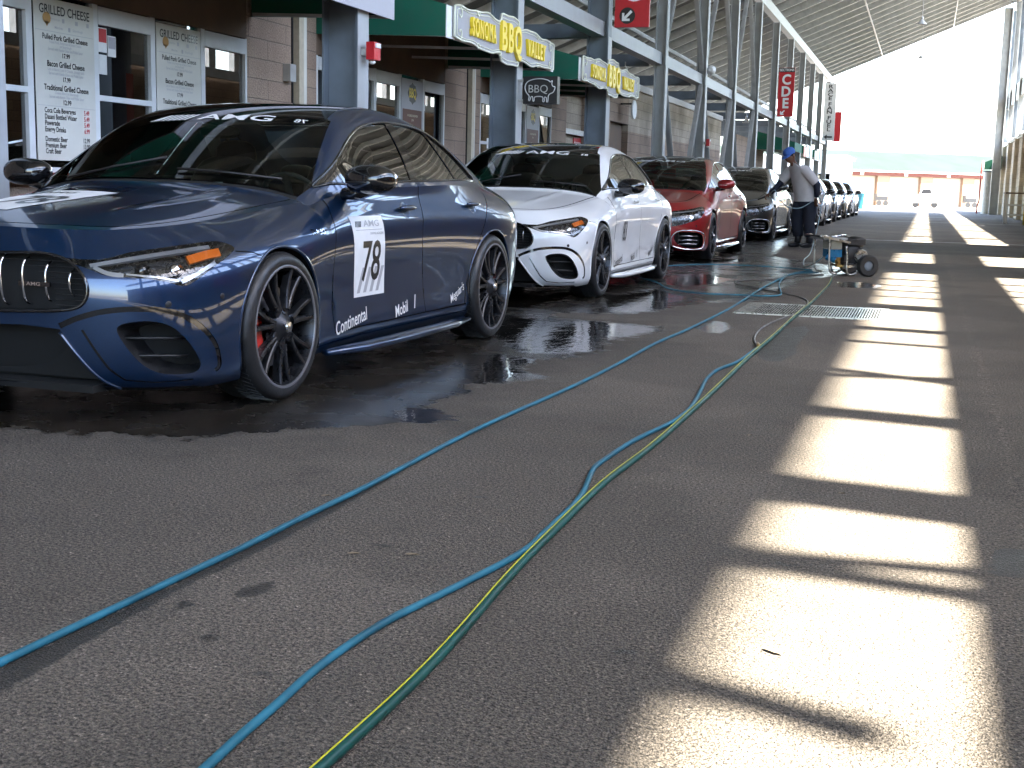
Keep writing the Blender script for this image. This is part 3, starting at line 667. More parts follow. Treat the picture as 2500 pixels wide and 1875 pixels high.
    for sd in (1,-1):
        s_=(labn=='side_window')&(c[:,1]*sd>0); wn=[]
        for a,b in ((-1,1.66),(1.66,2.30),(2.30,9)):
            q=s_&(c[:,0]>=a)&(c[:,0]<b)
            if q.any(): x,f,n=part(q,1,-.004); wn.append(mesh_obj('side_window',x,f,M['sideglass'],root,True,n))
        for a,b in ((-1,1.3),(1.3,2.05),(2.05,9)):
            s_=(labn=='pillar')&(c[:,1]*sd>0)&(c[:,0]>=a)&(c[:,0]<b)
            if s_.any(): x,f,n=part(s_,1,0.001); mesh_obj('door_pillar',x,f,M['black_gloss'],root,True,n)
        tr,_=S_.top(np.array([(a,b*sd) for a,b in smooth_poly(dl,2)]),.002); MB().tube([tuple(q) for q in fr(tr,1)],.007,6,closed=True).build('window_trim',M['black_gloss'] if not eqs else M['chrome'],root,smooth=True)
        # mirror
        uc=.74 if not eqs else .66*1.172
        mz=.0 if not eqs else .07
        mr=MB(); Mx=Matrix.Rotation(-.12*sd,3,'Z')
        mr.ell((.985*sd,uc,1.0+mz),(.125,.095,.074),24,14,.85,Mx)
        mo=mr.build('side_mirror',M['black_gloss'] if not eqs else paintm,root,smooth=True)
        MB().tube([(.84*sd,uc+.03,.925+mz),(.90*sd,uc+.02,.925+mz),(.955*sd,uc,.95+mz)],[.035,.028,.035],10,sq=1.3).build('mirror_arm',M['black_gloss'],mo,smooth=True)
        MB().ell((.99*sd,uc+.085,1.0+mz),(.10,.012,.058),20,10,.8).build('mirror_glass',M['mirror'],mo,smooth=True)
        MB().tube([(.90*sd,uc-.085,.985+mz),(1.0*sd,uc-.094,.985+mz),(1.085*sd,uc-.06,.985+mz)],.005,6).build('mirror_indicator',M['chrome'] if eqs else M['black'],mo,smooth=True)
    # chrome/ wiper
    if detail>1:
        wp=MB()
        for s0 in (-.5,.12):
            a,_=S_.top(np.array([(.44,s0),(.47,s0+.25),(.54,s0+.5)]),.015); wp.tube([tuple(q) for q in fr(a)],.006,6)
        wp.build('wiper',M['black'],root,smooth=True)
    # ----- interior
    I=MB(); k_=1.172 if eqs else 1
    I.box(-.68,.68,(.62 if not eqs else .5)*k_,1.0*k_,.5,.90); I.box(-.74,.74,.9*k_,2.9*k_,.35,.42)
    io=I.build('dashboard',M['cabin'],root)
    bs=MB(); bs.box(-.70,.70,2.45*k_,2.6*k_,.42,.96)
    bs.build('rear_seat',M['seat'],root)
    for sx in (-.37,.37):
        s_=MB(); s_.ell((sx,1.42*k_,.52),(.25,.27,.10),16,8,.6); s_.ell((sx,1.72*k_,.80),(.25,.09,.33),16,10,.6,Matrix.Rotation(-.22,3,'X')); s_.ell((sx,1.83*k_,1.12),(.13,.055,.10),14,8,.7)
        s_.build('front_seat',M['seat'],root,smooth=True)
        s_=MB(); s_.ell((sx,2.60*k_,1.02),(.12,.05,.07),14,8,.7); s_.build('rear_headrest',M['seat'],root,smooth=True)
    st=MB().lathe([(.175+.014*math.cos(t),.014*math.sin(t)) for t in np.linspace(0,2*PI,9)],n=28)
    st.bar((-.17,0,0),(.17,0,0),.03,.02); st.bar((0,0,0),(0,-.17,0),.03,.02); st.xf(Matrix.Translation((.37,1.12*k_,.86))@Matrix.Rotation(-1.15,4,'X')); st.build('steering_wheel',M['cabin'],root,auto=40)
    MB().ell((0,.98*k_+.05,1.235+(.06 if eqs else 0)),(.12,.02,.035),16,8,.7).build('rear_view_mirror',M['black_gloss'],root,smooth=True)
    if detail>1:
        pm=MB(); pm.add([(-.02,.72,.915),(.12,.70,.915),(.15,.80,.97),(.01,.82,.97)],[(0,1,2,3)]); 
        pm.build('paper_note',M['paper'],root)
    # ----- writing
    vs=lambda a,b,off=.003:tuple(fr(S_.side(np.array([[a,b]]),off)[0],1)[0])
    def flank_text(name,txt,u,z,size,mt,tilt=0.,**k):
        V,Fc=text_mesh(txt,size,maxedge=.05,**k); ct,st_=math.cos(tilt),math.sin(tilt)
        q=S_.uz([(u+a*ct-b*st_,z+a*st_+b*ct) for a,b in V]); x,_=S_.side(np.array(q),.0035); return mesh_obj(name,list(fr(x,1)),Fc,mt,root)
    def flank_poly(name,poly,mt,off=.002,st=.05):
        dd=S_.uz(resample(poly,st)); p2,t2,_=panelise(dd,[],st,st); x,n=S_.side(p2,off); return mesh_obj(name,list(fr(x,1)),t2,mt,root,True,fr(n,1))
    def top_map(u,v,ang,off,sx=1):
        # text x -> +v rotated, text y -> +u
        def f(a,b): return (u+b*math.cos(ang)+a*math.sin(ang), v+a*math.cos(ang)-b*math.sin(ang))
        return f
    def top_text(name,txt,u,v,size,mt,ang=0.,bow=0.,off=.003,**k):
        V,Fc=text_mesh(txt,size,maxedge=.04,**k); f=top_map(u,v,ang,off); uv=np.array([f(a,b) for a,b in V]); uv[:,0]+=bow*uv[:,1]**2; x,_=S_.top(uv,off); return mesh_obj(name,list(fr(x,1)),Fc,mt,root)
    # windscreen banner: slanted bars then letters
    def bars(cx,cy,h,n,w_,gp,sh):
        return [[(cx+i*gp,cy-h/2),(cx+i*gp+w_*(1+.0*i),cy-h/2),(cx+i*gp+w_+sh,cy+h/2),(cx+i*gp+sh,cy+h/2)] for i in range(n)]
    def top_polys(name,ps,u,v,ang,mt,bow=0,off=.003):
        V=[];Fc=[];f=top_map(u,v,ang,off)
        for p_ in ps:
            q=resample(p_,.03); n0=len(V); V+=[f(a,b) for a,b in q]
            from mathutils.geometry import tessellate_polygon
            Fc+=[tuple(i+n0 for i in t) for t in tessellate_polygon([[Vector((a,b,0)) for a,b in q]])]
        uv=np.array(V); uv[:,0]+=bow*uv[:,1]**2; x,_=S_.top(uv,off); return mesh_obj(name,list(fr(x,1)),Fc,mt,root)
    ub_=1.0 if not eqs else .97
    ho=.075; 
    b_=bars(-.36,0,ho,6,.022,.034,.055); b_[0][0]=(-.40,-ho/2)
    o1=top_polys('banner_bars',b_,ub_,0.,0.,M['white_print'],bow=.2)
    o2=top_text('banner_lettering','AMG',ub_,.115,.105,M['white_print'],bow=.2,bold=.012,sx=1.85,shear=.0)
    if number: top_text('glass_number',number,ub_-.0,.46,.055,M['white_print'],bow=.2,mirror=True,bold=.01,sx=1.2)
    if number:
        # side number sheet
        if number=='78':
            q=[(.715,.817),(1.085,.816),(1.136,.405),(.770,.405)]; flank_poly('number_sticker',q,M['sticker'])
        flank_text('number_digits',number,.945,.575 if number=='78' else .56,.29 if number=='78' else .27,M['black_print'],sx=.80 if number=='78' else .62,bold=.012)
        if number=='78':
            def ft_bars(n,x0,z0,w_,gp,h,sh):
                V=[];Fc=[]
                for i in range(n):
                    p_=resample([(x0+i*gp,z0),(x0+i*gp+w_,z0),(x0+i*gp+w_+sh,z0+h),(x0+i*gp+sh,z0+h)],.04); m0=len(V); V+=p_
                    from mathutils.geometry import tessellate_polygon
                    Fc+=[tuple(a+m0 for a in t) for t in tessellate_polygon([[Vector((a,b,0)) for a,b in p_]])]
                x,_=S_.side(np.array(S_.uz(V)),.003); return list(fr(x,1)),Fc
            V,Fc=ft_bars(5,.755,.762,.009,.014,.028,.012); mesh_obj('sticker_logo_bars',V,Fc,M['black_print'],root)
            flank_text('sticker_logo','AMG',.945,.777,.044,M['grey_print'],sx=1.9,bold=.015)
            V,Fc=ft_bars(1,.755,.745,.31,0,.003,0); mesh_obj('sticker_rule',V,Fc,M['grey_print'],root)
            flank_text('sticker_small_print','DRIVING ACADEMY',1.0,.727,.018,M['grey_print'],bold=.01)
            V,Fc=ft_bars(4,.80,.425,.035,.075,.13,.05); mesh_obj('sticker_stripes',V,Fc,M['grey_print'],root)
            # hood number sheet
            f_=top_map(-.21,-.20,-.24,0); gx_,gy_=np.meshgrid(np.linspace(-.20,.20,17),np.linspace(-.30,.30,25),indexing='ij'); uv=np.array([f_(a,b) for a,b in zip(gx_.ravel(),gy_.ravel())]); x_,n_=S_.top(uv,.002)
            mesh_obj('hood_sticker',list(fr(x_,1)),[(i*25+j,(i+1)*25+j,(i+1)*25+j+1,i*25+j+1) for i in range(16) for j in range(24)],M['sticker'],root,True,fr(n_*np.sign(n_[:,2:3]),1))
            top_text('hood_digits','78',-.26,-.19,.36,M['black_print'],ang=-.24,bold=.012,sx=.80,off=.004)
            top_text('hood_logo','AMG',.02,-.235,.06,M['black_print'],ang=-.24,bold=.012,sx=1.8,off=.004)
        lm=M['white_print'] if number=='78' else M['black_print']
        flank_text('sponsor_lettering','Continental',.745,.287,.098,lm,tilt=.14 if number=='78' else .14,sx=.80,bold=.012)
        flank_text('sponsor_lettering','Mobil',1.37,.297,.092,lm,tilt=.14,sx=.82,bold=.014)
        flank_text('sponsor_lettering','1',1.545,.322,.105,lm,tilt=.14,sx=.9,bold=.02,shear=.2)
        flank_text('sponsor_lettering',"Meguiar's",2.18,.33,.075,lm,tilt=.35,sx=.75,bold=.008,shear=.25)
        flank_text('fender_badge','TURBO',.36,.748,.034,M['chrome'],sx=1.2,bold=.01)
    # small sensor discs on the bumper
    if detail>1:
        sn=MB()
        for p_,q_ in ((5.2,3.75),(3.95,3.72)):
            a,nn=S_.side(np.array(D([(p_,q_)])),.0012); a=fr(a,1)[0]; nn=fr(nn,1)[0]; g=MB().lathe([(0,.001),(.011,.001),(.013,0)],n=18); g.xf(Matrix.Translation(a)@Vector(nn).to_track_quat('Z','Y').to_matrix().to_4x4()); sn.add(g.v,g.f)
        sn.build('parking_sensor',M['black'],root,smooth=True)
        # tail spoiler lip
        a,_=S_.top(np.array([(3.52,v_) for v_ in np.linspace(-.45,.45,9)]-np.array([[.12,0]])*np.linspace(-1,1,9)[:,None]**2),.012); MB().tube([tuple(q) for q in fr(a)],.012,8,sq=2.2).build('spoiler',paintm,root,smooth=True)
    return root
# ---------------------------------------------------------------- more materials
M['redlens']=mat('tail_lens',(.35,.01,.01),.1,coat=1)
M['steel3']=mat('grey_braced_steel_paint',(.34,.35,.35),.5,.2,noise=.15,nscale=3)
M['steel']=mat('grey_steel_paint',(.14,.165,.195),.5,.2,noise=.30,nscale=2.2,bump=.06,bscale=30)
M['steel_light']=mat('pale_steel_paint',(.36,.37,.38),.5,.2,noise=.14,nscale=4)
M['galv']=mat('galvanised_steel',(.46,.46,.45),.5,.35,noise=.16,nscale=5)
M['deck']=mat('roof_deck',(.15,.15,.148),.7,.1,noise=.3,nscale=1.2)
M['red_steel']=mat('red_painted_steel',(.28,.03,.02),.5,noise=.15,nscale=4)
M['white_frame']=mat('white_aluminium',(.62,.63,.63),.4,noise=.06,nscale=6)
M['cream']=mat('cream_board',(.66,.64,.58),.6,noise=.08,nscale=5)
M['cream_pipe']=mat('cream_pipe',(.50,.44,.33),.5,noise=.1)
M['brown']=mat('brown_wall_paint',(.155,.108,.075),.8,noise=.2,nscale=4,bump=.3,bscale=50)
M['green_canvas']=mat('green_canvas',(.004,.10,.060),.75,noise=.12,nscale=8,bump=.12,bscale=90)
M['dark_canvas']=mat('green_canvas_lining',(.008,.035,.026),.85,noise=.15)
M['grey_panel']=mat('grey_sign_panel',(.36,.35,.39),.45,noise=.06)
M['sign_grey']=mat('sign_plaque_grey',(.34,.33,.35),.5,noise=.1,nscale=9)
M['sign_cream']=mat('sign_cream_scroll',(.72,.72,.58),.5)
M['sign_yellow']=mat('sign_yellow_letter',(.80,.58,.02),.4)
M['red_sign']=mat('red_sign',(.50,.012,.02),.4,noise=.05)
M['white']=mat('white_paint',(.75,.75,.74),.5,noise=.05)
M['brown_print']=mat('brown_poster',(.13,.035,.02),.5)
M['cream_print']=mat('cream_letter',(.60,.50,.36),.5)
M['menu']=mat('menu_board',(.58,.56,.50),.45,noise=.04,nscale=3)
M['win']=glass('window_glass',(.45,.48,.48),.7,2.5)
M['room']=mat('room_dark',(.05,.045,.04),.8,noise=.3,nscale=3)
M['void2']=mat('dark_box',(.01,.01,.012),.4)
M['neon']=mat('unlit_neon_tube',(.55,.55,.55),.25)
M['alu']=mat('aluminium_tube',(.50,.49,.46),.3,.9,noise=.12)
M['blue_pump']=mat('blue_pump',(.01,.16,.32),.35,noise=.15)
M['engine']=mat('engine_black',(.02,.02,.022),.5,noise=.3,nscale=20)
M['brass']=mat('brass',(.45,.28,.10),.35,.9)
M['tank']=mat('beige_tank',(.42,.40,.33),.5,noise=.1)
M['hose_blue']=mat('blue_hose_rubber',(.016,.135,.20),.5,noise=.35,nscale=7,bump=.05,bscale=200)
M['hose_green']=mat('green_hose_rubber',(.004,.070,.058),.45,noise=.2,nscale=5)
M['hose_grey']=mat('grey_hose_rubber',(.13,.12,.11),.4,noise=.2,nscale=12)
M['hose_yellow']=mat('yellow_hose_stripe',(.62,.62,.02),.35)
M['shed_wall']=mat('shed_wall',(.20,.13,.085),.8,noise=.06,nscale=1)
M['shed_door']=mat('shed_door_paint',(.30,.25,.20),.8,noise=.05,nscale=1)
M['shed_red']=mat('shed_red_trim',(.09,.018,.012),.7)
M['shed_roof']=mat('shed_green_roof',(.032,.044,.039),.9,0,.0,noise=.08,nscale=.5)
M['concrete']=mat('pale_concrete',(.34,.32,.29),.85,noise=.1,nscale=.6)
M['grass']=mat('hill_grass',(.09,.12,.035),.95,noise=.3,nscale=.05)
M['line']=mat('road_line_paint',(.8,.81,.82),.7,noise=.15,nscale=25)
def cmu(name,c1,c2,mort,bw=.40,bh=.20,rough=.9,bump=.6,sq=.5):
    m,t,b,N,L=nodes(name); tc=N.new('ShaderNodeTexCoord'); sp=N.new('ShaderNodeSeparateXYZ'); cb=N.new('ShaderNodeCombineXYZ'); L.new(tc.outputs['Object'],sp.inputs[0])
    ad=N.new('ShaderNodeMath'); ad.operation='ADD'; L.new(sp.outputs[0],ad.inputs[0]); L.new(sp.outputs[1],ad.inputs[1]); L.new(ad.outputs[0],cb.inputs[0]); L.new(sp.outputs[2],cb.inputs[1])
    br=N.new('ShaderNodeTexBrick'); br.offset=sq; br.inputs['Scale'].default_value=1; br.inputs['Brick Width'].default_value=bw; br.inputs['Row Height'].default_value=bh; br.inputs['Mortar Size'].default_value=.006; br.inputs['Mortar Smooth'].default_value=.3
    br.inputs['Color1'].default_value=(*c1,1); br.inputs['Color2'].default_value=(*c2,1); br.inputs['Mortar'].default_value=(*mort,1); L.new(cb.outputs[0],br.inputs['Vector'])
    n=N.new('ShaderNodeTexNoise'); n.inputs['Scale'].default_value=60; n.inputs['Detail'].default_value=6; L.new(tc.outputs['Object'],n.inputs['Vector'])
    n2=N.new('ShaderNodeTexNoise'); n2.inputs['Scale'].default_value=1.3; n2.inputs['Detail'].default_value=5; L.new(tc.outputs['Object'],n2.inputs['Vector'])
    ml=N.new('ShaderNodeMath'); ml.operation='MULTIPLY'; L.new(n.outputs[0],ml.inputs[0]); L.new(n2.outputs[0],ml.inputs[1])
    r=N.new('ShaderNodeMapRange'); r.inputs[1].default_value=.12; r.inputs[2].default_value=.42; r.inputs[3].default_value=.62; r.inputs[4].default_value=1.3; L.new(ml.outputs[0],r.inputs[0])
    mx=N.new('ShaderNodeVectorMath'); mx.operation='SCALE'; L.new(br.outputs[0],mx.inputs[0]); L.new(r.outputs[0],mx.inputs['Scale']); L.new(mx.outputs[0],b.inputs['Base Color']); b.inputs['Roughness'].default_value=rough
    s=N.new('ShaderNodeMath'); s.operation='MULTIPLY_ADD'; s.inputs[1].default_value=-1.; L.new(br.outputs['Fac'],s.inputs[0]); L.new(n.outputs[0],s.inputs[2])
    bp=N.new('ShaderNodeBump'); bp.inputs['Strength'].default_value=bump; bp.inputs['Distance'].default_value=.012; L.new(s.outputs[0],bp.inputs['Height']); L.new(bp.outputs[0],b.inputs['Normal']); return m
M['cmu']=cmu('split_face_block',(.30,.215,.16),(.34,.25,.185),(.18,.14,.11),bw=.8)
M['cmu_light']=cmu('pale_block_band',(.40,.33,.25),(.44,.365,.28),(.24,.20,.16),.40,.20)
M['cmu_right']=cmu('sunlit_tone_pale_block',(.62,.54,.43),(.66,.58,.46),(.40,.35,.29),.40,.20)  # base colour lifted to cream, standing in for sun that misses this face
# ---------------------------------------------------------------- ground with wet patches
HA=[(-1.74,2.07),(-1.734,2.256),(-1.726,2.466),(-1.719,2.71),(-1.708,2.991),(-1.705,3.339),(-1.691,3.737),(-1.69,4.163),(-1.688,4.697),(-1.666,5.327),(-1.623,6.188),(-1.598,7.314),(-1.602,8.123),(-1.569,8.832),(-1.544,9.524),(-1.515,10.692),(-1.529,12.179),(-1.54,13.515),(-1.52,15.158),(-1.45,16.3),(-1.28,16.45)]
HB=[(-1.085,1.3),(-1.085,1.5),(-1.099,1.804),(-1.108,1.934),(-1.113,2.08),(-1.125,2.26),(-1.122,2.423),(-1.108,2.586),(-1.09,2.691),(-1.025,3.018),(-0.987,3.259),(-0.99,3.467),(-0.996,3.876),(-1.026,4.114),(-1.062,4.352),(-1.058,4.535),(-1.036,4.923),(-0.978,5.316),(-0.966,5.528),(-0.966,5.806),(-1.008,6.318),(-1.04,6.662),(-1.043,7.077),(-0.98,7.441),(-0.967,7.872),(-0.955,8.238)]
HB2=[(-.955,8.238),(-1.042,8.681),(-1.077,9.239),(-1.053,9.876),(-.939,10.806),(-.941,11.687),(-1.054,12.385),(-1.405,13.022),(-1.836,13.713),(-1.928,14.122),(-1.827,14.48),(-1.603,14.788),(-1.35,15.6),(-1.12,16.0)]
HC=[(-.925,1.5),(-.916,1.873),(-.91,2.249),(-.924,2.601),(-.955,3.045),(-.968,3.527),(-.975,4.164),(-.945,4.796),(-.942,5.602),(-.944,6.616),(-.943,7.974),(-.936,9.944),(-.922,12.073),(-.93,14.06),(-.98,15.4)]
HD=[(-1.2,16.2),(-1.42,15.9),(-1.496,15.171),(-1.444,13.986),(-1.3,12.865),(-1.268,12.348),(-1.472,12.216),(-1.63,12.216),(-2.017,12.172),(-2.391,12.589),(-2.62,13.3),(-2.95,13.9)]
HE=[(-3.6,15.2),(-3.14,15.9),(-2.95,16.4),(-2.6,16.9),(-1.9,16.9),(-1.3,16.5)]
WET=[(-9,4.3),(-4.6,4.0),(-3.393,4.088),(-3.002,4.158),(-2.61,4.214),(-2.438,4.464),(-2.227,4.685),(-2.059,4.85),(-2.013,4.9),(-1.906,4.95),(-2.064,5.375),(-2.021,5.706),(-2.088,6.017),(-1.937,6.122),(-2.053,6.919),(-1.841,7.436),(-1.879,8.266),(-1.72,8.866),(-1.75,9.15),(-2.6,9.35),(-2.75,9.7),(-2.1,9.95),(-1.88,11.0),(-1.413,11.747),(-1.252,15.014),(-1.05,15.5),(-.7,17.5),(-1.312,18.303),(-2.198,20.082),(-2.5,26),(-2.7,34),(-9,34)]
PUD=[[(-2.978,9.205),(-2.685,9.241),(-2.223,9.203),(-1.828,9.114),(-1.695,8.9),(-1.799,8.416),(-1.949,8.227),(-1.829,7.512),(-2.053,7.265),(-2.242,7.206),(-2.533,7.703),(-2.855,8.38)],
 [(-2.087,5.987),(-2.234,6.46),(-2.389,7.145),(-2.268,7.125),(-2.064,6.991),(-2.075,6.832),(-2.111,6.665),(-1.98,6.521),(-1.816,6.391),(-1.879,6.194),(-2.026,6.096)],
 [(-2.174,5.131),(-2.092,5.24),(-1.974,5.203),(-1.842,5.056),(-1.902,4.918),(-2.035,4.911)],
 [(-2.451,9.964),(-2.726,11.379),(-2.469,12.65),(-2.066,11.808),(-1.973,10.577),(-2.113,10.169)],
 [(-.90,14.8),(-.60,14.9),(-.38,14.5),(-.45,14.0),(-.80,13.9)],
 [(-1.498,9.105),(-1.504,9.743),(-1.413,9.728),(-1.288,9.347),(-1.293,8.929),(-1.408,8.921)],
 [(-2.775,14.688),(-2.419,15.117),(-1.993,14.332),(-2.078,13.572),(-2.332,13.009),(-2.535,13.253)],
 [(-3.25,17.404),(-2.468,19.036),(-2.346,18.292),(-2.781,17.337)],[(-4.8,10.0),(-3.0,9.9),(-3.0,14.5),(-4.8,14.5)]]
STAIN=[*[[(x+r*math.cos(t)*1.3,y+r*math.sin(t)*.8) for t in (0,.8,1.7,2.6,3.5,4.4,5.4)] for x,y,r in ((-1.42,2.35,.02),(-1.36,3.15,.018),(-1.22,2.22,.012),(-.55,2.6,.015),(-.3,3.4,.02),(-1.52,2.9,.015),(-1.3,3.8,.02),(.6,5.2,.02))],[(-1.005,8.302),(-.979,8.72),(-.931,9.428),(-.794,9.758),(-.74,9.416),(-.733,8.45),(-.711,8.),(-.759,7.6),(-.86,7.627)],
 [(-1.735,1.8),(-1.722,2.048),(-1.704,2.434),(-1.685,2.95),(-1.675,3.6),(-1.67,4.2),(-1.655,3.7),(-1.645,3.186),(-1.655,2.822),(-1.672,2.693),(-1.661,2.427),(-1.652,2.21),(-1.645,2.024),(-1.64,1.8)],
 [(-1.535,2.66),(-1.50,2.75),(-1.46,2.72),(-1.47,2.65),(-1.51,2.62)],[(-1.62,2.52),(-1.60,2.56),(-1.57,2.54),(-1.59,2.5)],[(.257,3.80),(.45,3.85),(.5,3.55),(.235,3.52)]]
def sdist(P,poly):
    a=np.array(poly,float); b=np.roll(a,-1,0); d=b-a; L2=(d**2).sum(1)+1e-12; out=np.empty(len(P))
    for s in range(0,len(P),20000):
        g=P[s:s+20000]; t=np.clip(((g[:,None]-a)*d).sum(-1)/L2,0,1); q=a+t[...,None]*d; out[s:s+20000]=np.sqrt(((g[:,None]-q)**2).sum(-1)).min(1)
    return np.where(inpoly(P,poly),out,-out)
def ground():
    xs=np.r_[-500,-200,-80,-40,-20,-12,np.arange(-8,-4,.25),np.arange(-4,-1.78,.04),np.arange(-1.78,-1.2,.012),np.arange(-1.2,1.2,.04),np.arange(1.2,6,.3),8,12,20,40,80,200,500]
    ys=np.r_[-300,-100,-40,-15,-5,0,np.arange(1.2,6,.035),np.arange(6,12,.06),np.arange(12,22,.12),np.arange(22,36,.5),40,60,90,150,300,900]
    Xg,Yg=np.meshgrid(xs,ys,indexing='ij'); P=np.c_[Xg.ravel(),Yg.ravel()]; nx,ny=Xg.shape
    wd_=sdist(P,WET); wet=np.clip(.5+wd_/.36,0,1); damp=np.clip(1+wd_/.9,0,1); pud=np.zeros(len(P))
    for k_,p_ in enumerate(PUD): pud=np.maximum(pud,np.clip((.40 if k_ in (0,3,4,8) else .5)+sdist(P,p_)/(.30 if k_ in (0,3,8) else .16),0,.70 if k_ in (0,3,8) else 1))
    st_=np.zeros(len(P))
    for p_ in STAIN: st_=np.maximum(st_,np.clip(.62+sdist(P,p_)/.035,0,1.1))
    i=np.arange(nx-1)[:,None]*ny+np.arange(ny-1)[None]; F4=np.stack([i,i+ny,i+ny+1,i+1],-1).reshape(-1,4)
    me=bpy.data.meshes.new('ground'); me.vertices.add(len(P)); me.vertices.foreach_set('co',np.c_[P,np.zeros(len(P))].ravel()); me.loops.add(F4.size); me.loops.foreach_set('vertex_index',F4.ravel()); me.polygons.add(len(F4)); me.polygons.foreach_set('loop_start',np.arange(0,F4.size,4)); me.update(calc_edges=True)
    for nm,a in (('wet',wet),('pud',pud),('stain',st_),('damp',damp)):
        at=me.attributes.new(nm,'FLOAT','POINT'); at.data.foreach_set('value',a.astype(np.float32))
    m,t,b,N,L=nodes('asphalt'); tc=N.new('ShaderNodeTexCoord'); ob=tc.outputs['Object']
    def noise(s,d=6,r=.55,v=ob):
        n=N.new('ShaderNodeTexNoise'); n.inputs['Scale'].default_value=s; n.inputs['Detail'].default_value=d; n.inputs['Roughness'].default_value=r; L.new(v,n.inputs['Vector']); return n.outputs[0]
    def mr(x,a,b_,c,d,cl=True):
        n=N.new('ShaderNodeMapRange'); n.clamp=cl
        for k,v in zip((1,2,3,4),(a,b_,c,d)): n.inputs[k].default_value=v
        L.new(x,n.inputs[0]); return n.outputs[0]
    def mth(op,x,y,z=None):
        n=N.new('ShaderNodeMath'); n.operation=op
        for k,v in enumerate((x,y,z)):
            if v is None: continue
            if hasattr(v,'links') or hasattr(v,'is_output'): L.new(v,n.inputs[k])
            else: n.inputs[k].default_value=v
        return n.outputs[0]
    def att(nm):
        n=N.new('ShaderNodeAttribute'); n.attribute_name=nm; return n.outputs['Fac']
    grain=noise(105,4,.75); big=noise(.9,6); mid=noise(9,5); edge=noise(7,7,.65)
    # streaky edge noise (stretched across the walkway)
    mp=N.new('ShaderNodeMapping'); mp.inputs['Scale'].default_value=(1,3.2,1); L.new(ob,mp.inputs[0]); edge2=noise(7,7,.62,mp.outputs[0])
    wetf=mr(mth('MULTIPLY_ADD',mth('SUBTRACT',edge,.5),1.3,att('wet')),.44,.56,0,1)
    pudf=mr(mth('MULTIPLY_ADD',mth('SUBTRACT',edge2,.5),1.7,att('pud')),.46,.54,0,1)
    stf=mr(mth('MULTIPLY_ADD',mth('SUBTRACT',noise(22,6,.7),.5),1.8,att('stain')),.42,.6,0,1)
    v=N.new('ShaderNodeTexVoronoi'); v.inputs['Scale'].default_value=210; L.new(ob,v.inputs['Vector'])
    pits=N.new('ShaderNodeTexVoronoi'); pits.inputs['Scale'].default_value=62; L.new(ob,pits.inputs['Vector']); pit=mr(mth('ADD',pits.outputs['Distance'],mth('MULTIPLY',noise(14,4),.55)),.36,.46,0,1)
    spots=mr(noise(34,3,.5),.70,.76,0,1)
    oil=mr(noise(2.2,7,.62),.60,.72,0,1)
    val=mth('MULTIPLY',mr(big,.3,.7,.82,1.16),mth('MULTIPLY',mr(grain,.38,.62,.15,1.95),mr(mid,.3,.7,.88,1.12)))
    val=mth('MULTIPLY',val,mth('MULTIPLY',mr(spots,0,1,1,.55),mr(pit,0,1,.42,1))); val=mth('MULTIPLY',val,mr(oil,0,1,1,.72))
    cr=N.new('ShaderNodeMapRange'); cr.inputs[1].default_value=.86; cr.inputs[2].default_value=1.0; cr.inputs[3].default_value=1; cr.inputs[4].default_value=3.2; L.new(v.outputs['Color'],cr.inputs[0]); val=mth('MULTIPLY',val,cr.outputs[0])
    dmp=mr(mth('MULTIPLY_ADD',mth('SUBTRACT',noise(5,7,.7),.5),1.5,att('damp')),.5,1.15,0,1); val=mth('MULTIPLY',val,mr(dmp,0,1,1,.62))
    sx=N.new('ShaderNodeSeparateXYZ'); L.new(ob,sx.inputs[0]); sd_=mth('ABSOLUTE',mth('SUBTRACT',mth('ADD',sx.outputs[0],mth('MULTIPLY',mid,.05)),.40),0); sm=mr(sd_,.0,.055,1,0); val=mth('MULTIPLY',val,mth('ADD',1,mth('MULTIPLY',sm,mr(noise(30,4,.7),.4,.65,-.35,.8))))
    patch=mr(noise(.45,3,.5),.49,.52,.90,1.05); val=mth('MULTIPLY',val,patch)
    val=mth('MULTIPLY',val,mr(wetf,0,1,1,.24)); val=mth('MULTIPLY',val,mr(stf,0,1,1,.32)); val=mth('MULTIPLY',val,mr(pudf,0,1,1,.5))
    sc_=N.new('ShaderNodeVectorMath'); sc_.operation='SCALE'; sc_.inputs[0].default_value=(.118,.100,.080); L.new(val,sc_.inputs['Scale']); L.new(sc_.outputs[0],b.inputs['Base Color'])
    rw=mr(noise(3,5),.35,.65,.16,.34); rg=mth('ADD',mth('MULTIPLY',mth('SUBTRACT',1,wetf),mr(mid,.3,.7,.68,.85)),mth('MULTIPLY',wetf,rw)); rg=mth('MULTIPLY',rg,mr(pudf,0,1,1,.03)); rg=mth('MULTIPLY',rg,mr(stf,0,1,1,.6)); L.new(rg,b.inputs['Roughness'])
    b.inputs['Specular IOR Level'].default_value=.5
    bs=mth('MULTIPLY',mr(wetf,0,1,1.,.10),mr(pudf,0,1,1,.05)); 
    h=mth('ADD',mth('MULTIPLY',noise(85,3,.6),1.3),mth('MULTIPLY',v.outputs['Distance'],.9))
    b0=N.new('ShaderNodeBump'); b0.inputs['Distance'].default_value=.02; mp2=N.new('ShaderNodeMapping'); mp2.inputs['Scale'].default_value=(1,.45,1); L.new(ob,mp2.inputs[0]); L.new(noise(11,3,.6,mp2.outputs[0]),b0.inputs['Height']); L.new(mr(pudf,0,1,0,.16),b0.inputs['Strength'])
    bp=N.new('ShaderNodeBump'); bp.inputs['Distance'].default_value=.006; L.new(b0.outputs[0],bp.inputs['Normal']); L.new(bs,bp.inputs['Strength']); L.new(h,bp.inputs['Height']); L.new(bp.outputs[0],b.inputs['Normal'])
    me.materials.append(m); o=bpy.data.objects.new('ground',me); COL.objects.link(o); tag(o,kind='structure')
ground()
def ss(mb,name,m,**k): o=mb.build(name,m,**k); o['kind']='structure'; return o
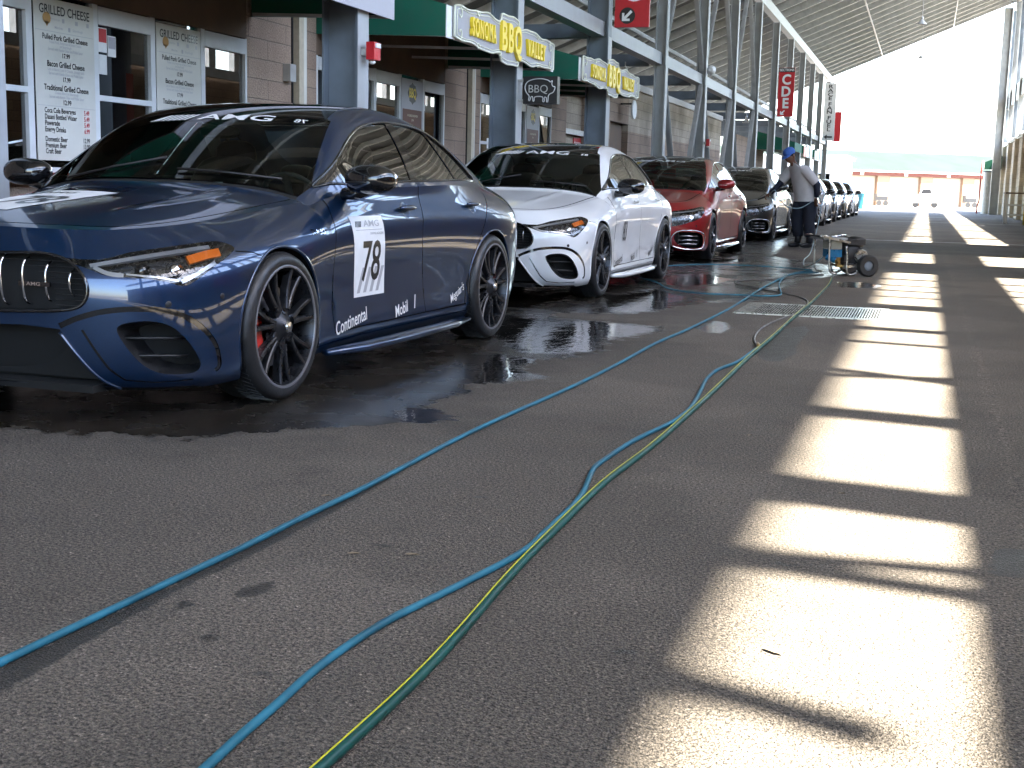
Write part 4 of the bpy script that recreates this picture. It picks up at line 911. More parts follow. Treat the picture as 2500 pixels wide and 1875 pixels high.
ss(MB().box(-60,60,88.5,130,.0,.006),'concrete_apron',M['concrete'])
ss(MB().box(7.2,60,-60,88,.0,.006),'paved_yard',M['concrete'])
ss(MB().box(-40,-14,-30,88,.0,.006),'paved_yard',M['concrete'])
g=MB(); 
for i in range(24):
    a0=i/24;
g.add([(60,-150,0),(60,260,0),(120,260,16),(120,-150,13),(200,-150,22),(200,260,30)],[(0,1,2,3),(3,2,5,4)]); ss(g,'hill',M['grass'],smooth=True)
for Y,x0,x1 in ((28.45,-1.45,2.8),(48.4,-1.5,3.2),(69.4,-1.4,3.4),(59.0,-.9,3.4)):
    ss(MB().add([(x0,Y-.06,.004),(x1,Y-.06,.004),(x1,Y+.06,.004),(x0,Y+.06,.004)],[(0,1,2,3)]),'painted_line',M['line'])
# ---------------------------------------------------------------- grandstand over the walkway
RZ=lambda x:9.27+.415*x          # underside of the joists
Y0_,S_P=11.42,4.88; XR=6.5; YE=73.5; YN=-14
gs=empty('grandstand',(0,0,0),0,'grey steel grandstand roof on two rows of columns, joists running up to the right','grandstand')
d_=MB(); sl=MB()
xs=(-14.5,XR); d_.add([(xs[0],YN,RZ(xs[0])+.24),(xs[1],YN,RZ(xs[1])+.24),(xs[1],YE,RZ(xs[1])+.24),(xs[0],YE,RZ(xs[0])+.24),(xs[0],YN,RZ(xs[0])+.34),(xs[1],YN,RZ(xs[1])+.34),(xs[1],YE,RZ(xs[1])+.34),(xs[0],YE,RZ(xs[0])+.34)],[(0,1,2,3),(7,6,5,4),(0,4,5,1),(1,5,6,2),(2,6,7,3),(3,7,4,0)])
d_.build('roof_deck',M['deck'],gs)
jm=MB(); a,b=Vector((-14.3,0,RZ(-14.3)+.13)),Vector((XR-.05,0,RZ(XR-.05)+.13)); jm.bar(a,b,.014,.24); jm.bar(a+Vector((0,.06,-.12)),b+Vector((0,.06,-.12)),.13,.016)
j0=jm.build('joist',M['galv'],gs)
k=0
for i in range(60):
    y=-4.3+i*1.627
    if y>YE-.1: break
    if i==0: j0.location.y=y; continue
    c=j0.copy(); COL.objects.link(c); c.parent=gs; c.location.y=y
for x in (-2.7,.75,-9.5):
    m=MB().bar((x,YN,RZ(x)+.0),(x,YE,RZ(x)+.0),.05,.03); m.build('bridging_bar',M['galv'],gs)
MB().box(-5.42,-5.20,YN,YE-.1,RZ(-5.3)-.34,RZ(-5.3)-.02).build('top_beam',M['galv'],gs)
MB().box(-5.42,-5.20,YN,YE,3.42,3.65).build('lower_beam',M['steel_light'],gs)
MB().box(3.7,4.0,YN,YE-.1,5.42,6.2).build('right_beam',M['steel_light'],gs)
MB().box(3.75,3.95,YN,45.7,3.44,3.66).build('right_lower_beam',M['steel_light'],gs)
MB().box(3.72,3.98,YN,YE-.1,RZ(3.85)-.32,RZ(3.85)-.02).build('right_top_beam',M['galv'],gs)
MB().bar((XR-.15,YN,RZ(XR)+.1),(XR-.15,YE,RZ(XR)+.1),.2,.3).build('eave_beam',M['galv'],gs)
def column(x0,x1,y,ztop,fl,mt,w_=.24,lowred=0):
    m=MB(); t=.02
    m.box(x1-t,x1,y-w_/2,y+w_/2,0,ztop); m.box(x0,x0+t,y-w_/2,y+w_/2,0,ztop); m.box(x0+t,x1-t,y-.012,y+.012,0,ztop); m.box(x0-.06,x1+.06,y-w_/2-.06,y+w_/2+.06,0,.025)
    o=m.build('column',mt,gs); return o
ys_=[Y0_+S_P*i-.12 for i in range(-4,13)]; ys_[3]=6.20
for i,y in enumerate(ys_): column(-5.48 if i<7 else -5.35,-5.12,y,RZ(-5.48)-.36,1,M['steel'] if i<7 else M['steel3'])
for y in ys_:
    MB().box(-9.2,-5.49,y-.07,y+.07,3.40,3.63).build('cross_beam',M['steel'],gs)
# side face plates next to the flange edges (pale flange seen from the walkway)
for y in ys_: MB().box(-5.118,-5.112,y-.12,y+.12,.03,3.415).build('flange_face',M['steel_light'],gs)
def brace(a,b,mt,w_=.10,nm='brace'):
    a=Vector(a);b=Vector(b); d=(b-a).normalized(); u=Vector((1,0,0)); s=d.cross(u).normalized()
    m=MB(); m.bar(a+s*.055,b+s*.055,.10,.012,up=s); m.bar(a-s*.055,b-s*.055,.10,.012,up=s); m.bar(a,b,.016,.10,up=s)
    return m.build(nm,mt,gs)
eI=7
for i in range(7,10):      # columns E..H of the row
    ya,yb=ys_[i],ys_[i+1]; ym=(ya+yb)/2
    brace((-5.22,ya+.15,3.38),(-5.22,ym-.05,.05),M['steel3']); brace((-5.22,yb-.15,3.38),(-5.22,ym+.05,.05),M['galv'])
    brace((-5.22,ya+.15,3.75),(-5.22,ym-.05,6.75),M['galv']); brace((-5.22,yb-.15,3.75),(-5.22,ym+.05,6.75),M['galv'])
# right-hand frame
for y in (-6,-1.1,3.69,11.2,17.8,24.8,31.4,38.2,44.9,52.,59.,66.,72.9):
    if y<46: column(3.66,4.02,y,RZ(3.66)-.34,1,M['steel'],.40 if y<5 else .5)
    else: MB().box(3.66,4.02,y-.2,y+.2,3.76,RZ(3.66)-.34).build('column',M['steel'],gs)
    if y<46: MB().box(3.63,4.05,y-.27,y+.27,.03,3.2).build('column_guard',M['red_steel'],gs)
posts=[(3.29,.13),(.7,.16),(5.85,.28),(8.82,.13),(9.75,.24),(12.9,.10),(13.75,.14),(14.55,.12),(15.6,.16),(21.0,.14),(22.0,.1)]
yy=29.2
while yy<72: posts.append((yy,.32)); yy+=1.22
for y,w_ in posts: MB().box(3.78,3.94,y-.53-w_/2,y-.53+w_/2,3.67,RZ(3.78)-.33).build('mullion_post',M['galv'],gs)
for y0,y1 in ((16.9,19.6),(22.6,28.1)): MB().box(3.80,3.86,y0-.53,y1-.53,3.67,RZ(3.8)-.33).build('siding_panel',M['galv'],gs)
brace((3.86,6.95,5.5),(3.86,6.35,8.4),M['galv']); brace((3.86,7.25,3.7),(3.86,6.5,5.4),M['galv']); brace((3.86,6.55,6.2),(3.86,7.1,9.2),M['galv'])
brace((3.86,1.76,6.75),(3.86,2.05,9.0),M['galv']); brace((3.86,1.2,3.7),(3.86,2.3,5.4),M['galv']); brace((3.86,3.0,6.2),(3.86,2.7,8.6),M['galv'])
for ya,yb in ((-1.1,3.69),(3.69,11.2),(11.2,17.8),(17.8,24.8),(24.8,31.4)):
    ym=(ya+yb)/2; pass
# utility pipes along the lower beam
for x,z in ((-5.75,4.05),(-5.95,4.2)): MB().tube([(x,YN,z),(x,YE-1,z)],.03,8).build('conduit_pipe',M['galv'],gs,smooth=True)
# ---------------------------------------------------------------- concession building, left
cb=empty('concession_building',(0,0,0),0,'brown block concession building with service windows along the left of the walkway','building')
W=-6.6
def wallseg(y0,y1,z0,z1,mt,dx=0.,nm='wall'): return MB().box(W-.25,W+dx,y0,y1,z0,z1).build(nm,mt,cb)
segs=[(-6,5.96),(11.76,13.32),(17.37,18.91),(22.86,23.88),(25.62,27.45),(29.2,43.1)]
for a,b in segs[:-1]: wallseg(a,b,0,3.37,M['cmu'])
wallseg(29.2,43.1,0,2.25,M['cmu']); wallseg(29.2,43.1,2.25,3.22,M['cmu_light']); MB().box(W-.3,W+.04,26,43.15,3.22,3.37).build('parapet_cap',M['cream'],cb)
opens=[(5.96,11.76),(13.32,17.37),(18.91,22.86)]
for a,b in opens: wallseg(a,b,0,.93,M['cmu']); wallseg(a,b,2.375,3.37,M['brown'],-.002,'lintel'); MB().box(W-.24,W+.16,a+.01,b-.01,.93,1.0).build('counter',M['red_steel'],cb)
wallseg(23.88,25.62,2.75,3.37,M['cmu'],-.002,'lintel'); wallseg(27.45,29.2,2.40,3.37,M['cmu'],-.002,'lintel')
wallseg(46.8,55,0,2.95,M['cmu'],0,'wall'); 
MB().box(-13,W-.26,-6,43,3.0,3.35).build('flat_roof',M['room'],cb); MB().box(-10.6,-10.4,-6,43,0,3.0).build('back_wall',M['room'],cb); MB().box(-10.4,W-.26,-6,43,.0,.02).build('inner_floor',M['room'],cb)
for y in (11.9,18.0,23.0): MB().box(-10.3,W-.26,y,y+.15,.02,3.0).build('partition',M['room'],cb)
# rear recesses: roll shutter and door
MB().box(W-.22,W-.16,23.9,25.6,0,2.75).build('shutter',M['cmu_light'],cb); MB().box(W-.15,W-.05,23.92,25.58,1.98,2.08).build('shutter_ledge',M['cream'],cb)
MB().box(W-.22,W-.14,27.47,29.18,0,2.4).build('door',M['brown'],cb)
# down pipes
for y,m_ in ((12.85,M['cream_pipe']),(18.42,M['cream_pipe'])):
    MB().box(W,W+.07,y-.075,y+.035,0,2.9).build('downspout',m_,cb); MB().box(W,W+.035,y+.05,y+.17,0,2.9).build('cover_strip',M['cream'],cb); MB().box(W,W+.012,y-.13,y-.10,0,3.3).build('joint',M['void'],cb)
MB().box(W,W+.09,12.53,12.66,2.02,2.20).build('junction_box',M['galv'],cb)
# windows
def window(y0,y1,kind):
    f=MB(); t=.035; x0,x1=W-.05,W+.005
    f.box(x0,x1,y0,y0+t,1.0,2.37); f.box(x0,x1,y1-t,y1,1.0,2.37); f.box(x0,x1,y0+t,y1-t,1.0,1.04)
    z1=2.37
    if kind!='poster': f.box(x0+.01,x1+.004,y0+t,y1-t,2.215,2.36); z1=2.215
    if kind in('rail',): f.box(x0,x1,y0+t,y1-t,1.60,1.645)
    o=f.build('window',M['white_frame'],cb); MB().box(W-.035,W-.029,y0+t,y1-t,1.04,z1).build('pane',M['win'],o); return o
for k in range(7): window(11.76-.83*(k+1),11.76-.83*k,{0:'plain',1:'poster',2:'rail',3:'poster',4:'rail',5:'poster',6:'rail'}[k])
for k in range(5): window(17.37-.81*(k+1),17.37-.81*k,{0:'plain',1:'poster',2:'rail',3:'plain',4:'rail'}[k])
for k in range(5): window(22.86-.79*(k+1),22.86-.79*k,{0:'plain',1:'poster',2:'rail',3:'plain',4:'rail'}[k])
# kitchen bits seen through the glass
for (n,cat,lab,x,y,dx,dy,z0,z1,mt) in (('display_fridge','fridge','dark upright fridge inside the first service window',-7.6,8.1,.35,.4,0,1.55,'void2'),('till','till','pale cash till on the counter behind the leftmost window',-7.05,8.28,.16,.14,.99,1.2,'cream'),('work_table','table','steel work table behind the middle service windows',-8.2,15.5,.5,1.4,.0,.95,'alu'),('storage_rack','rack','pale storage rack in the third kitchen',-8.6,20.6,.3,1.2,.0,1.9,'cream')):
    m=MB()
    if n=='storage_rack':
        for z in (.3,.8,1.3,1.8): m.box(x-dx,x+dx,y-dy,y+dy,z,z+.04)
        for a in (-1,1):
            for b in (-1,1): m.box(x+a*dx-.02,x+a*dx+.02,y+b*dy-.02,y+b*dy+.02,0,1.85)
    elif n=='work_table':
        m.box(x-dx,x+dx,y-dy,y+dy,.9,.95)
        for a in (-1,1):
            for b in (-1,1): m.box(x+a*(dx-.04)-.02,x+a*(dx-.04)+.02,y+b*(dy-.04)-.02,y+b*(dy-.04)+.02,0,.9)
    elif n=='till':
        m.box(x-dx,x+dx,y-dy,y+dy,z0,z0+.1); m.box(x-dx+.02,x,y-dy+.02,y+dy-.02,z0+.1,z1)
    else:
        m.box(x-dx,x+dx,y-dy,y+dy,z0+.05,z1); m.box(x+dx,x+dx+.03,y-dy+.02,y+dy-.02,z0+.1,z1-.05); m.box(x+dx+.03,x+dx+.05,y+dy-.08,y+dy-.05,.6,1.2)
    tag(m.build(n,M[mt]),lab,cat)
# ---------------------------------------------------------------- posters
FX=lambda x,yc,zc:(lambda a,b:(x,yc+a,zc+b))
FY=lambda y,xc,zc:(lambda a,b:(xc+a,y,zc+b))
def menu(y0,y1,z0,z1,label,fade):
    e=empty('menu_poster',(0,0,0),0,label,'menu','menu posters on the service windows')
    MB().box(W+.006,W+.012,y0,y1,z0,z1).build('sheet',M['menu'],e)
    yc=(y0+y1)/2; h=z1-z0; wd=y1-y0; T=MB(); T2=MB(); Rm=MB(); G=MB(); x=W+.0145
    Z=lambda v:z1-h*v/1350.
    def line(s,v,size,mb=T,yy=0.,al='CENTER',b=.012,sx=.92): put_text(mb,s,FX(x,yc+yy,Z(v)),size,bold=b,sx=sx,align=al)
    line('GRILLED CHEESE',95,.098,b=.014,sx=.86)
    line('Pulled Pork Grilled Cheese',318,.060,b=.02,sx=.86); line('Pulled Pork, American & Swiss Cheese',358,.032,G,sx=.8); line('on Sourdough',386,.032,G,sx=.8); line('Served with Kettle Chips and Pickle Spear',416,.032,G,sx=.8); line('17.99',462,.05,b=.02)
    line('Bacon Grilled Cheese',540,.062,b=.022,sx=.86); line('Lots of Bacon, Lots of Cheese...Enough Said.',584,.032,G,sx=.8); line('Served with Kettle Chips and Pickle Spear',618,.032,G,sx=.8); line('17.99',662,.05,b=.02)
    line('Traditional Grilled Cheese',738,.062,b=.02,sx=.84); line('Cheese Blend on Sourdough',778,.032,G,sx=.8); line('Served with Kettle Chips and Pickle Spear',812,.032,G,sx=.8); line('12.99',856,.052,b=.022)
    for s,p,v in (('Coca Cola Beverages','5.49',930),('Dasani Bottled Water','5.49',984),('Powerade','5.49',1036),('Energy Drinks','6.99',1090)):
        line(s,v,.056,T,-wd*.38,'LEFT',.018,.8); line(p,v,.052,Rm,wd*.38,'RIGHT',.018,.8)
    for s,p,v in (('Domestic Beer','12.99',1172),('Premium Beer','13.99',1224),('Craft Beer','13.99',1274)):
        line(s,v,.056,T,-wd*.38,'LEFT',.018,.8); line(p,v,.052,T,wd*.38,'RIGHT',.018,.8)
    T.build('menu_lettering',M['black_print'],e); G.build('small_print',M['grey_print'],e); Rm.build('price_lettering',M['red_sign'],e)
    m=MB(); m.box(x-.001,x,y0+.01,y1-.01,Z(272),Z(268)); m.box(x-.001,x,y0+.01,y1-.01,Z(892),Z(889)); m.build('rule',M['grey_print'],e)
    ic=MB(); 
    ic.add([(x,yc-wd*.30+.05*math.cos(t),Z(165)+.045*math.sin(t)) for t in np.linspace(0,2*PI,16,endpoint=False)],[tuple(range(16))]); ic.add([(x,yc-wd*.34,Z(190)),(x,yc-wd*.26,Z(190)),(x,yc-wd*.30,Z(235))],[(0,1,2)])
    ic.build('food_picture',M['orange_print'],e); ic2=MB()
    for q,w_ in ((-.02,.03),(.14,.035),(.28,.03)): ic2.box(x-.001,x,yc+q*wd*1.4-w_/2,yc+q*wd*1.4+w_/2,Z(185),Z(150))
    ic2.box(x-.001,x,yc+.04,yc+.065,Z(250),Z(215)); put_text(ic2,'American',FX(x,yc-.12,Z(165)),.03); put_text(ic2,'Matches',FX(x,yc-.08,Z(232)),.03,bold=.01); put_text(ic2,'Sourdough',FX(x,yc+.16,Z(232)),.03,bold=.01); ic2.build('small_print',M['grey_print'],e)
M['orange_print']=mat('orange_print',(.45,.25,.08),.5)
menu(8.49,9.235,1.095,2.335,'tall cream grilled cheese menu poster nearest the camera, with drink prices',0)
menu(10.14,10.875,1.095,2.335,'tall cream grilled cheese menu poster seen partly through the blue car windshield',1)
def bbq(y0,y1,label):
    e=empty('menu_poster',(0,0,0),0,label,'menu','menu posters on the service windows'); x=W+.012; yc=(y0+y1)/2; wd=y1-y0
    MB().box(W+.006,x,y0,y1,1.08,2.33).build('sheet',M['grey_panel'],e); MB().box(x,x+.003,y0+.05,y1-.05,1.12,1.94).build('brown_field',M['brown_print'],e)
    m=MB(); n=24; m.add([(x+.002,yc+.15*(1+.12*math.cos(6*t))*math.cos(t),2.15+.13*(1+.12*math.cos(8*t))*math.sin(t)) for t in np.linspace(0,2*PI,n,endpoint=False)],[tuple(range(n))]); m.build('logo_backing',M['void2'],e)
    t=MB(); put_text(t,'BBQ',FX(x+.005,yc,2.15),.17,bold=.03,sx=.75); t.build('logo_lettering',M['sign_yellow'],e)
    t=MB(); 
    for s,z,q in (('1/4 LB BBQ SANDWICH',1.86,.042),('15.99',1.80,.042),('WITH COLESLAW',1.70,.036),('OR',1.65,.036),('MAC & CHEESE',1.60,.04),('served with chips',1.52,.03),('pickle spear',1.47,.03),('RIB PLATE 24.99',1.38,.04),('DRINKS 5.49',1.28,.04)): put_text(t,s,FX(x+.005,yc,z),q,bold=.015,sx=.85)
    t.build('menu_lettering',M['cream_print'],e)
bbq(15.76,16.52,'grey and brown BBQ menu poster right of the column with the red strobe')
bbq(21.30,22.05,'farther grey and brown BBQ menu poster just right of the pig sign')
def card(y,z,h,w_,label,mt='red_sign'):
    e=empty('notice_card',(0,0,0),0,label,'notice','small notices in the windows'); MB().box(W-.028,W-.022,y-w_/2,y+w_/2,z-h/2,z+h/2).build('sheet',M['sticker'],e); m=MB(); m.box(W-.021,W-.02,y-w_/2+.008,y+w_/2-.008,z-.02,z+h/2-.01); m.build('printed_area',M[mt],e)
card(9.40,2.10,.20,.12,'red notice card at the upper left of the window between the two cream menus'); card(9.53,2.06,.17,.11,'mauve notice card beside the red one between the two cream menus','grey_panel'); card(9.40,1.90,.16,.11,'pale notice card below the red one between the two cream menus','sticker')
card(14.98,2.08,.2,.13,'red notice card left of the nearer brown BBQ poster'); card(16.62,2.06,.2,.12,'red notice card right of the nearer brown BBQ poster'); card(16.72,1.45,.30,.22,'white paper sheet right of the nearer brown BBQ poster','sticker'); card(19.4,1.62,.16,.14,'small white sheet in the window left of the pig sign column','sticker')
# ---------------------------------------------------------------- awnings and their signs
def awning(y0,y1,label,front,dark=True):
    e=empty('awning',(0,0,0),0,label,'awning','green awnings over the service windows'); xf=-5.06; prof=[(xf,2.56),(xf,2.88),(W,3.30),(W,2.60)]
    for y,s in ((y0,1),(y1,-1)): MB().prism(prof,lambda a,b:(a,y,b),(0,.012*s,0)).build('end_panel',M['green_canvas'],e)
    top=MB(); top.add([(xf,y0+.012,2.88),(xf,y1-.012,2.88),(W,y1-.012,3.30),(W,y0+.012,3.30),(xf,y0+.012,2.892),(xf,y1-.012,2.892),(W,y1-.012,3.312),(W,y0+.012,3.312)],[(0,1,2,3),(7,6,5,4),(0,4,5,1),(1,5,6,2),(2,6,7,3),(3,7,4,0)]); top.build('top_canvas',M['green_canvas'],e)
    MB().box(xf-.012,xf,y0+.012,y1-.012,2.56,2.88).build('front_lining',M['dark_canvas'],e)
    MB().box(xf,xf+.012,y0-.0,y1+.0,2.545,2.885).build('front_valance',front,e)
    f=MB()
    for y in np.linspace(y0+.03,y1-.03,4): f.bar((xf-.03,y,2.57),(W+.02,y,2.62),.03,.03); f.bar((xf-.03,y,2.60),(W+.02,y,3.24),.025,.025)
    f.bar((xf-.04,y0+.03,2.575),(xf-.04,y1-.03,2.575),.03,.03); f.build('frame_tubes',M['galv'],e)
    return e
awning(7.2,11.88,'green awning with grey front panel over the grilled cheese windows',M['grey_panel'])
awning(13.32,17.50,'green awning carrying the nearer ornate barbecue sign',M['white'])
awning(18.90,23.00,'green awning carrying the farther ornate barbecue sign',M['white'])
def solid_text(mb,txt,fn,size,dv,**k):
    V,Fc=text_mesh(txt,size,**k); n=len(V); A=[Vector(fn(a,b)) for a,b in V]; B=[p+Vector(dv) for p in A]; ed={(f[i],f[(i+1)%3]) for f in Fc for i in range(3)}
    mb.add(A+B,[tuple(f) for f in Fc]+[tuple(i+n for i in f[::-1]) for f in Fc]+[(a,b,b+n,a+n) for a,b in ed if (b,a) not in ed])
def scroll(cx,cz,r,a0,turn,x,n=14):
    return [(x,cx+r*(1-.75*i/n)*math.cos(a0+turn*i/n),cz+r*(1-.75*i/n)*math.sin(a0+turn*i/n)) for i in range(n+1)]
def ornate(y0,y1,zc,label):
    e=empty('ornate_sign',(0,0,0),0,label,'sign','ornate barbecue signs on the awnings'); L=y1-y0; x=-5.04; yc=(y0+y1)/2
    def lobes(y):   # half height outline
        t=(y-yc)/(L/2); a=abs(t)
        if a<.17: return .30-.9*a*a*.6
        return .205+.035*math.cos((a-.17)/.83*3*PI)*-.6-.10*max(0,a-.75)**1.2*3
    n=90; yy=np.linspace(y0+.03,y1-.03,n); top=[(y,zc+.0+lobes(y)+(.007*math.sin(y*13)) ) for y in yy]; bot=[(y,zc-lobes(y)*.93-(.006*math.sin(y*12))) for y in yy[::-1]]
    out=top+bot
    MB().prism(out,lambda a,b:(x,a,b),(.02,0,0)).build('plaque',M['sign_grey'],e)
    s=MB(); ins=[(x+.025,a,b) for a,b in out]; s.tube(ins,.012,6,closed=True)
    inn=[(x+.025,yc+(a-yc)*.96,zc+(b-zc)*.84) for a,b in out]; s.tube(inn,.006,5,closed=True)
    for sg in (-1,1):
        for (cy,cz,r,a0,t) in ((.93,.10,.07,PI/2,4.5),(.93,-.10,.07,-PI/2,-4.5),(.20,.16,.06,0,5),(.20,-.16,.06,0,-5),(.62,.19,.05,PI,5),(.62,-.19,.05,PI,-5)): s.tube(scroll(yc+sg*cy*L/2*.97,zc+cz,r,a0 if sg>0 else PI-a0,t*sg,x+.03),.008,5)
    s.build('scroll_outline',M['sign_cream'],e,smooth=True)
    t=MB(); q=L/4.2
    def slab(word,ya,yb,z,h):
        # tall slab serif look: bold glyphs squeezed to width with serif bars
        V,_=text_mesh(word,1.,bold=.028,space=1.25); w0=max(a for a,b in V)-min(a for a,b in V); h0=max(b for a,b in V)-min(b for a,b in V); cz=(max(b for a,b in V)+min(b for a,b in V))/2; cx=(max(a for a,b in V)+min(a for a,b in V))/2
        sx=(yb-ya)/w0; sz=h/h0; solid_text(t,word,lambda a,b:(x+.022,(ya+yb)/2+(a-cx)*sx,z+(b-cz)*sz),1.,(.04,0,0),bold=.028,space=1.25)
    slab('SONOMA',yc-L*.37,yc-L*.155,zc+.01,.21); slab('BBQ',yc-L*.10,yc+L*.10,zc,.42); slab('VALLEY',yc+L*.165,yc+L*.37,zc-.0,.21)
    t.build('lettering',M['sign_yellow'],e); return e
ornate(13.45,17.42,2.73,'nearer ornate grey sign with cream scrolls and raised yellow letters on the awning front')
ornate(18.95,22.95,2.73,'farther ornate sign with cream scrolls and raised yellow letters, partly above the white car')
# pig sign
e=empty('pig_sign',(0,0,0),0,'black box sign with a pig outline and BBQ letters on the column beside the awning','sign')
MB().box(-5.03,-4.575,16.08,16.20,2.02,2.365).build('box',M['void2'],e); 
pig=[(-.17,-.02),(-.19,.04),(-.16,.10),(-.08,.13),(.02,.135),(.10,.12),(.13,.10),(.155,.115),(.15,.08),(.165,.05),(.19,.045),(.185,.01),(.165,-.02),(.13,-.035),(.11,-.06),(.105,-.12),(.09,-.125),(.085,-.08),(.06,-.075),(.06,-.12),(.04,-.12),(.035,-.07),(-.06,-.07),(-.07,-.115),(-.085,-.115),(-.09,-.07),(-.11,-.07),(-.125,-.11),(-.14,-.105),(-.135,-.06)]
MB().tube([(-4.805+a*1.05,16.072,2.185+b*1.1) for a,b in smooth_poly(pig,3)],.0065,6,closed=True).build('pig_outline',M['neon'],e,smooth=True)
t=MB(); put_text(t,'BBQ',FY(16.074,-4.83,2.205),.14,sx=1.0); t.build('lettering',M['galv'],e); MB().add([],[]) 
m=MB(); m.box(-5.11,-5.03,16.1,16.16,2.30,2.33); m.box(-5.11,-5.03,16.1,16.16,2.05,2.08); m.build('bracket',M['galv'],e)
# round white sign, closed sign
e=empty('round_sign',(0,0,0),0,'white oval hanging sign in front of the brown door recess','sign'); m=MB(); m.lathe([(0,-.02),(.20,-.02),(.21,0),(.20,.02),(0,.02)],(-6.3,28.4,2.69),axis='x',n=28); m.build('disc',M['white'],e,auto=40); MB().box(W,-6.32,28.38,28.42,2.80,2.83).build('bracket',M['void2'],e)
e=empty('closed_sign',(0,0,0),0,'red closed sign on the shutter right of the pig sign','sign'); MB().box(W-.155,W-.14,24.98,25.55,1.62,1.94).build('board',M['red_sign'],e); t=MB(); put_text(t,'CLOSED',FX(W-.138,25.27,1.80),.15,bold=.02,sx=.95); t.build('lettering',M['white_print'],e)
# hanging red and white section signs facing the camera
def arrow(cx,cz,s,y,mb):
    # arrow pointing down-left
    P=[(-.5,-.5),(.25,-.5),(.25,-.28),(-.10,-.28),(.5,.32),(.32,.5),(-.28,-.10),(-.28,.25),(-.5,.25)]
    mb.prism([(cx+a*s,cz+b*s) for a,b in P],lambda a,b:(a,y,b),(0,-.003,0))
e=empty('section_sign',(0,0,0),0,'red hanging sign at the top of the picture with a letter and an arrow','sign','hanging section signs')
MB().box(-5.03,-4.46,20.97,21.03,3.56,4.9).build('panel',M['red_sign'],e); t=MB(); put_text(t,'G',FY(20.965,-4.745,4.11),.44,bold=.03); 
arrow(-4.82,3.74,.17,20.957,t); t.build('lettering',M['white_print'],e)
MB().prism([(-4.82+.13*math.cos(a),3.74+.13*math.sin(a)) for a in np.linspace(0,2*PI,24,endpoint=False)],lambda a,b:(a,20.966,b),(0,-.003,0)).build('arrow_disc',M['black_print'],e); MB().box(-5.11,-5.03,20.98,21.02,4.0,4.05).build('bracket',M['galv'],e)
e=empty('section_sign',(0,0,0),0,'tall red hanging sign reading SECTIONS C D E above the man','sign','hanging section signs')
MB().box(-5.07,-4.53,45.36,45.42,3.5,5.13).build('panel',M['red_sign'],e); MB().box(-5.06,-4.54,45.35,45.36,4.98,5.12).build('header',M['black_print'],e); t=MB(); put_text(t,'SECTIONS',FY(45.345,-4.8,5.05),.115,bold=.02,sx=.92)
for s,z in (('C',4.72),('D',4.32),('E',3.93)): put_text(t,s,FY(45.35,-4.8,z),.46,bold=.035,sx=.95)
arrow(-4.88,3.64,.16,45.356,t); t.build('lettering',M['white_print'],e)
e=empty('fuel_sign',(0,0,0),0,'tall narrow white sign reading RACE FAN FUEL at the far end of the roof','sign')
MB().box(-5.02,-4.46,64.87,64.93,3.45,6.18).build('panel',M['white'],e); t=MB(); z=6.0
for ch in 'RACE FAN FUEL':
    if ch!=' ': put_text(t,ch,FY(64.86,-4.74,z),.24,bold=.02,sx=1.5)
    z-=.185 if ch!=' ' else .09
t.prism([(-4.95,3.62),(-4.80,3.74),(-4.80,3.66),(-4.55,3.66),(-4.55,3.58),(-4.80,3.58),(-4.80,3.50)],lambda a,b:(a,64.866,b),(0,-.004,0)); t.build('lettering',M['black_print'],e)
e=empty('red_sign',(0,0,0),0,'plain red hanging sign behind the tall white one','sign'); m=MB(); m.box(-5.1,-4.68,73.0,73.06,3.7,5.3); m.build('panel',M['red_sign'],e); MB().box(-4.9,-4.85,73.01,73.05,5.3,5.6).build('bracket',M['galv'],e)
# strobes, lamps
for (y,z,lab) in ((11.30,2.17,'red fire alarm strobe on the nearest full column'),(30.8,2.06,'small red fire alarm box on a far column among the braces')):
    e=empty('fire_strobe',(0,0,0),0,lab,'alarm','fire alarm strobes'); MB().box(-5.11,-5.05,y-.05,y+.05,z-.02,z+.04).build('bracket',M['galv'],e); MB().box(-5.05,-4.97,y-.075,y+.075,z-.06,z+.10).build('housing',M['red_sign'],e); MB().box(-4.97,-4.955,y-.05,y+.05,z+.05,z+.09).build('strobe_lens',M['white'],e); MB().ell((-5.02,y,z-.08),(.03,.03,.02)).build('base_cap',M['white'],e,smooth=True)
def lamp(x,y,z,r,top,label):
    e=empty('pendant_lamp',(0,0,0),0,label,'lamp','bell lamps hanging under the roof')
    MB().tube([(x,y,z+r*1.6),(x,y,top)],.012,6).build('rod',M['galv'],e); MB().lathe([(r,0),(r*.98,r*.12),(r*.62,r*.55),(r*.30,r*.95),(r*.22,r*1.1)],(x,y,z),n=24).build('shade',M['white_frame'],e,smooth=True); MB().ell((x,y,z+r*1.35),(r*.3,r*.3,r*.38)).build('ballast_box',M['white_frame'],e,smooth=True)
lamp(-.43,37,5.48,.13,RZ(-.43),'bell lamp hanging in the open air, nearer and higher of the two'); lamp(-.70,66,7.41,.15,RZ(-.7),'bell lamp hanging against the white sky, farther of the two'); lamp(-5.75,25,3.04,.16,3.4,'bell lamp under the lower beam behind the farther ornate sign'); lamp(-6.04,45,3.26,.14,RZ(-6.04),'small bell lamp seen between the braces')
e=empty('floodlight',(0,0,0),0,'white floodlight on the beam joint among the braces','lamp'); MB().lathe([(.0,-.1),(.05,-.1),(.10,0),(.11,.02),(0,.02)],(-5.0,30.7,3.75),axis='y',n=18).build('head',M['white'],e,auto=40); MB().box(-5.1,-4.98,30.72,30.76,3.66,3.72).build('arm',M['galv'],e)
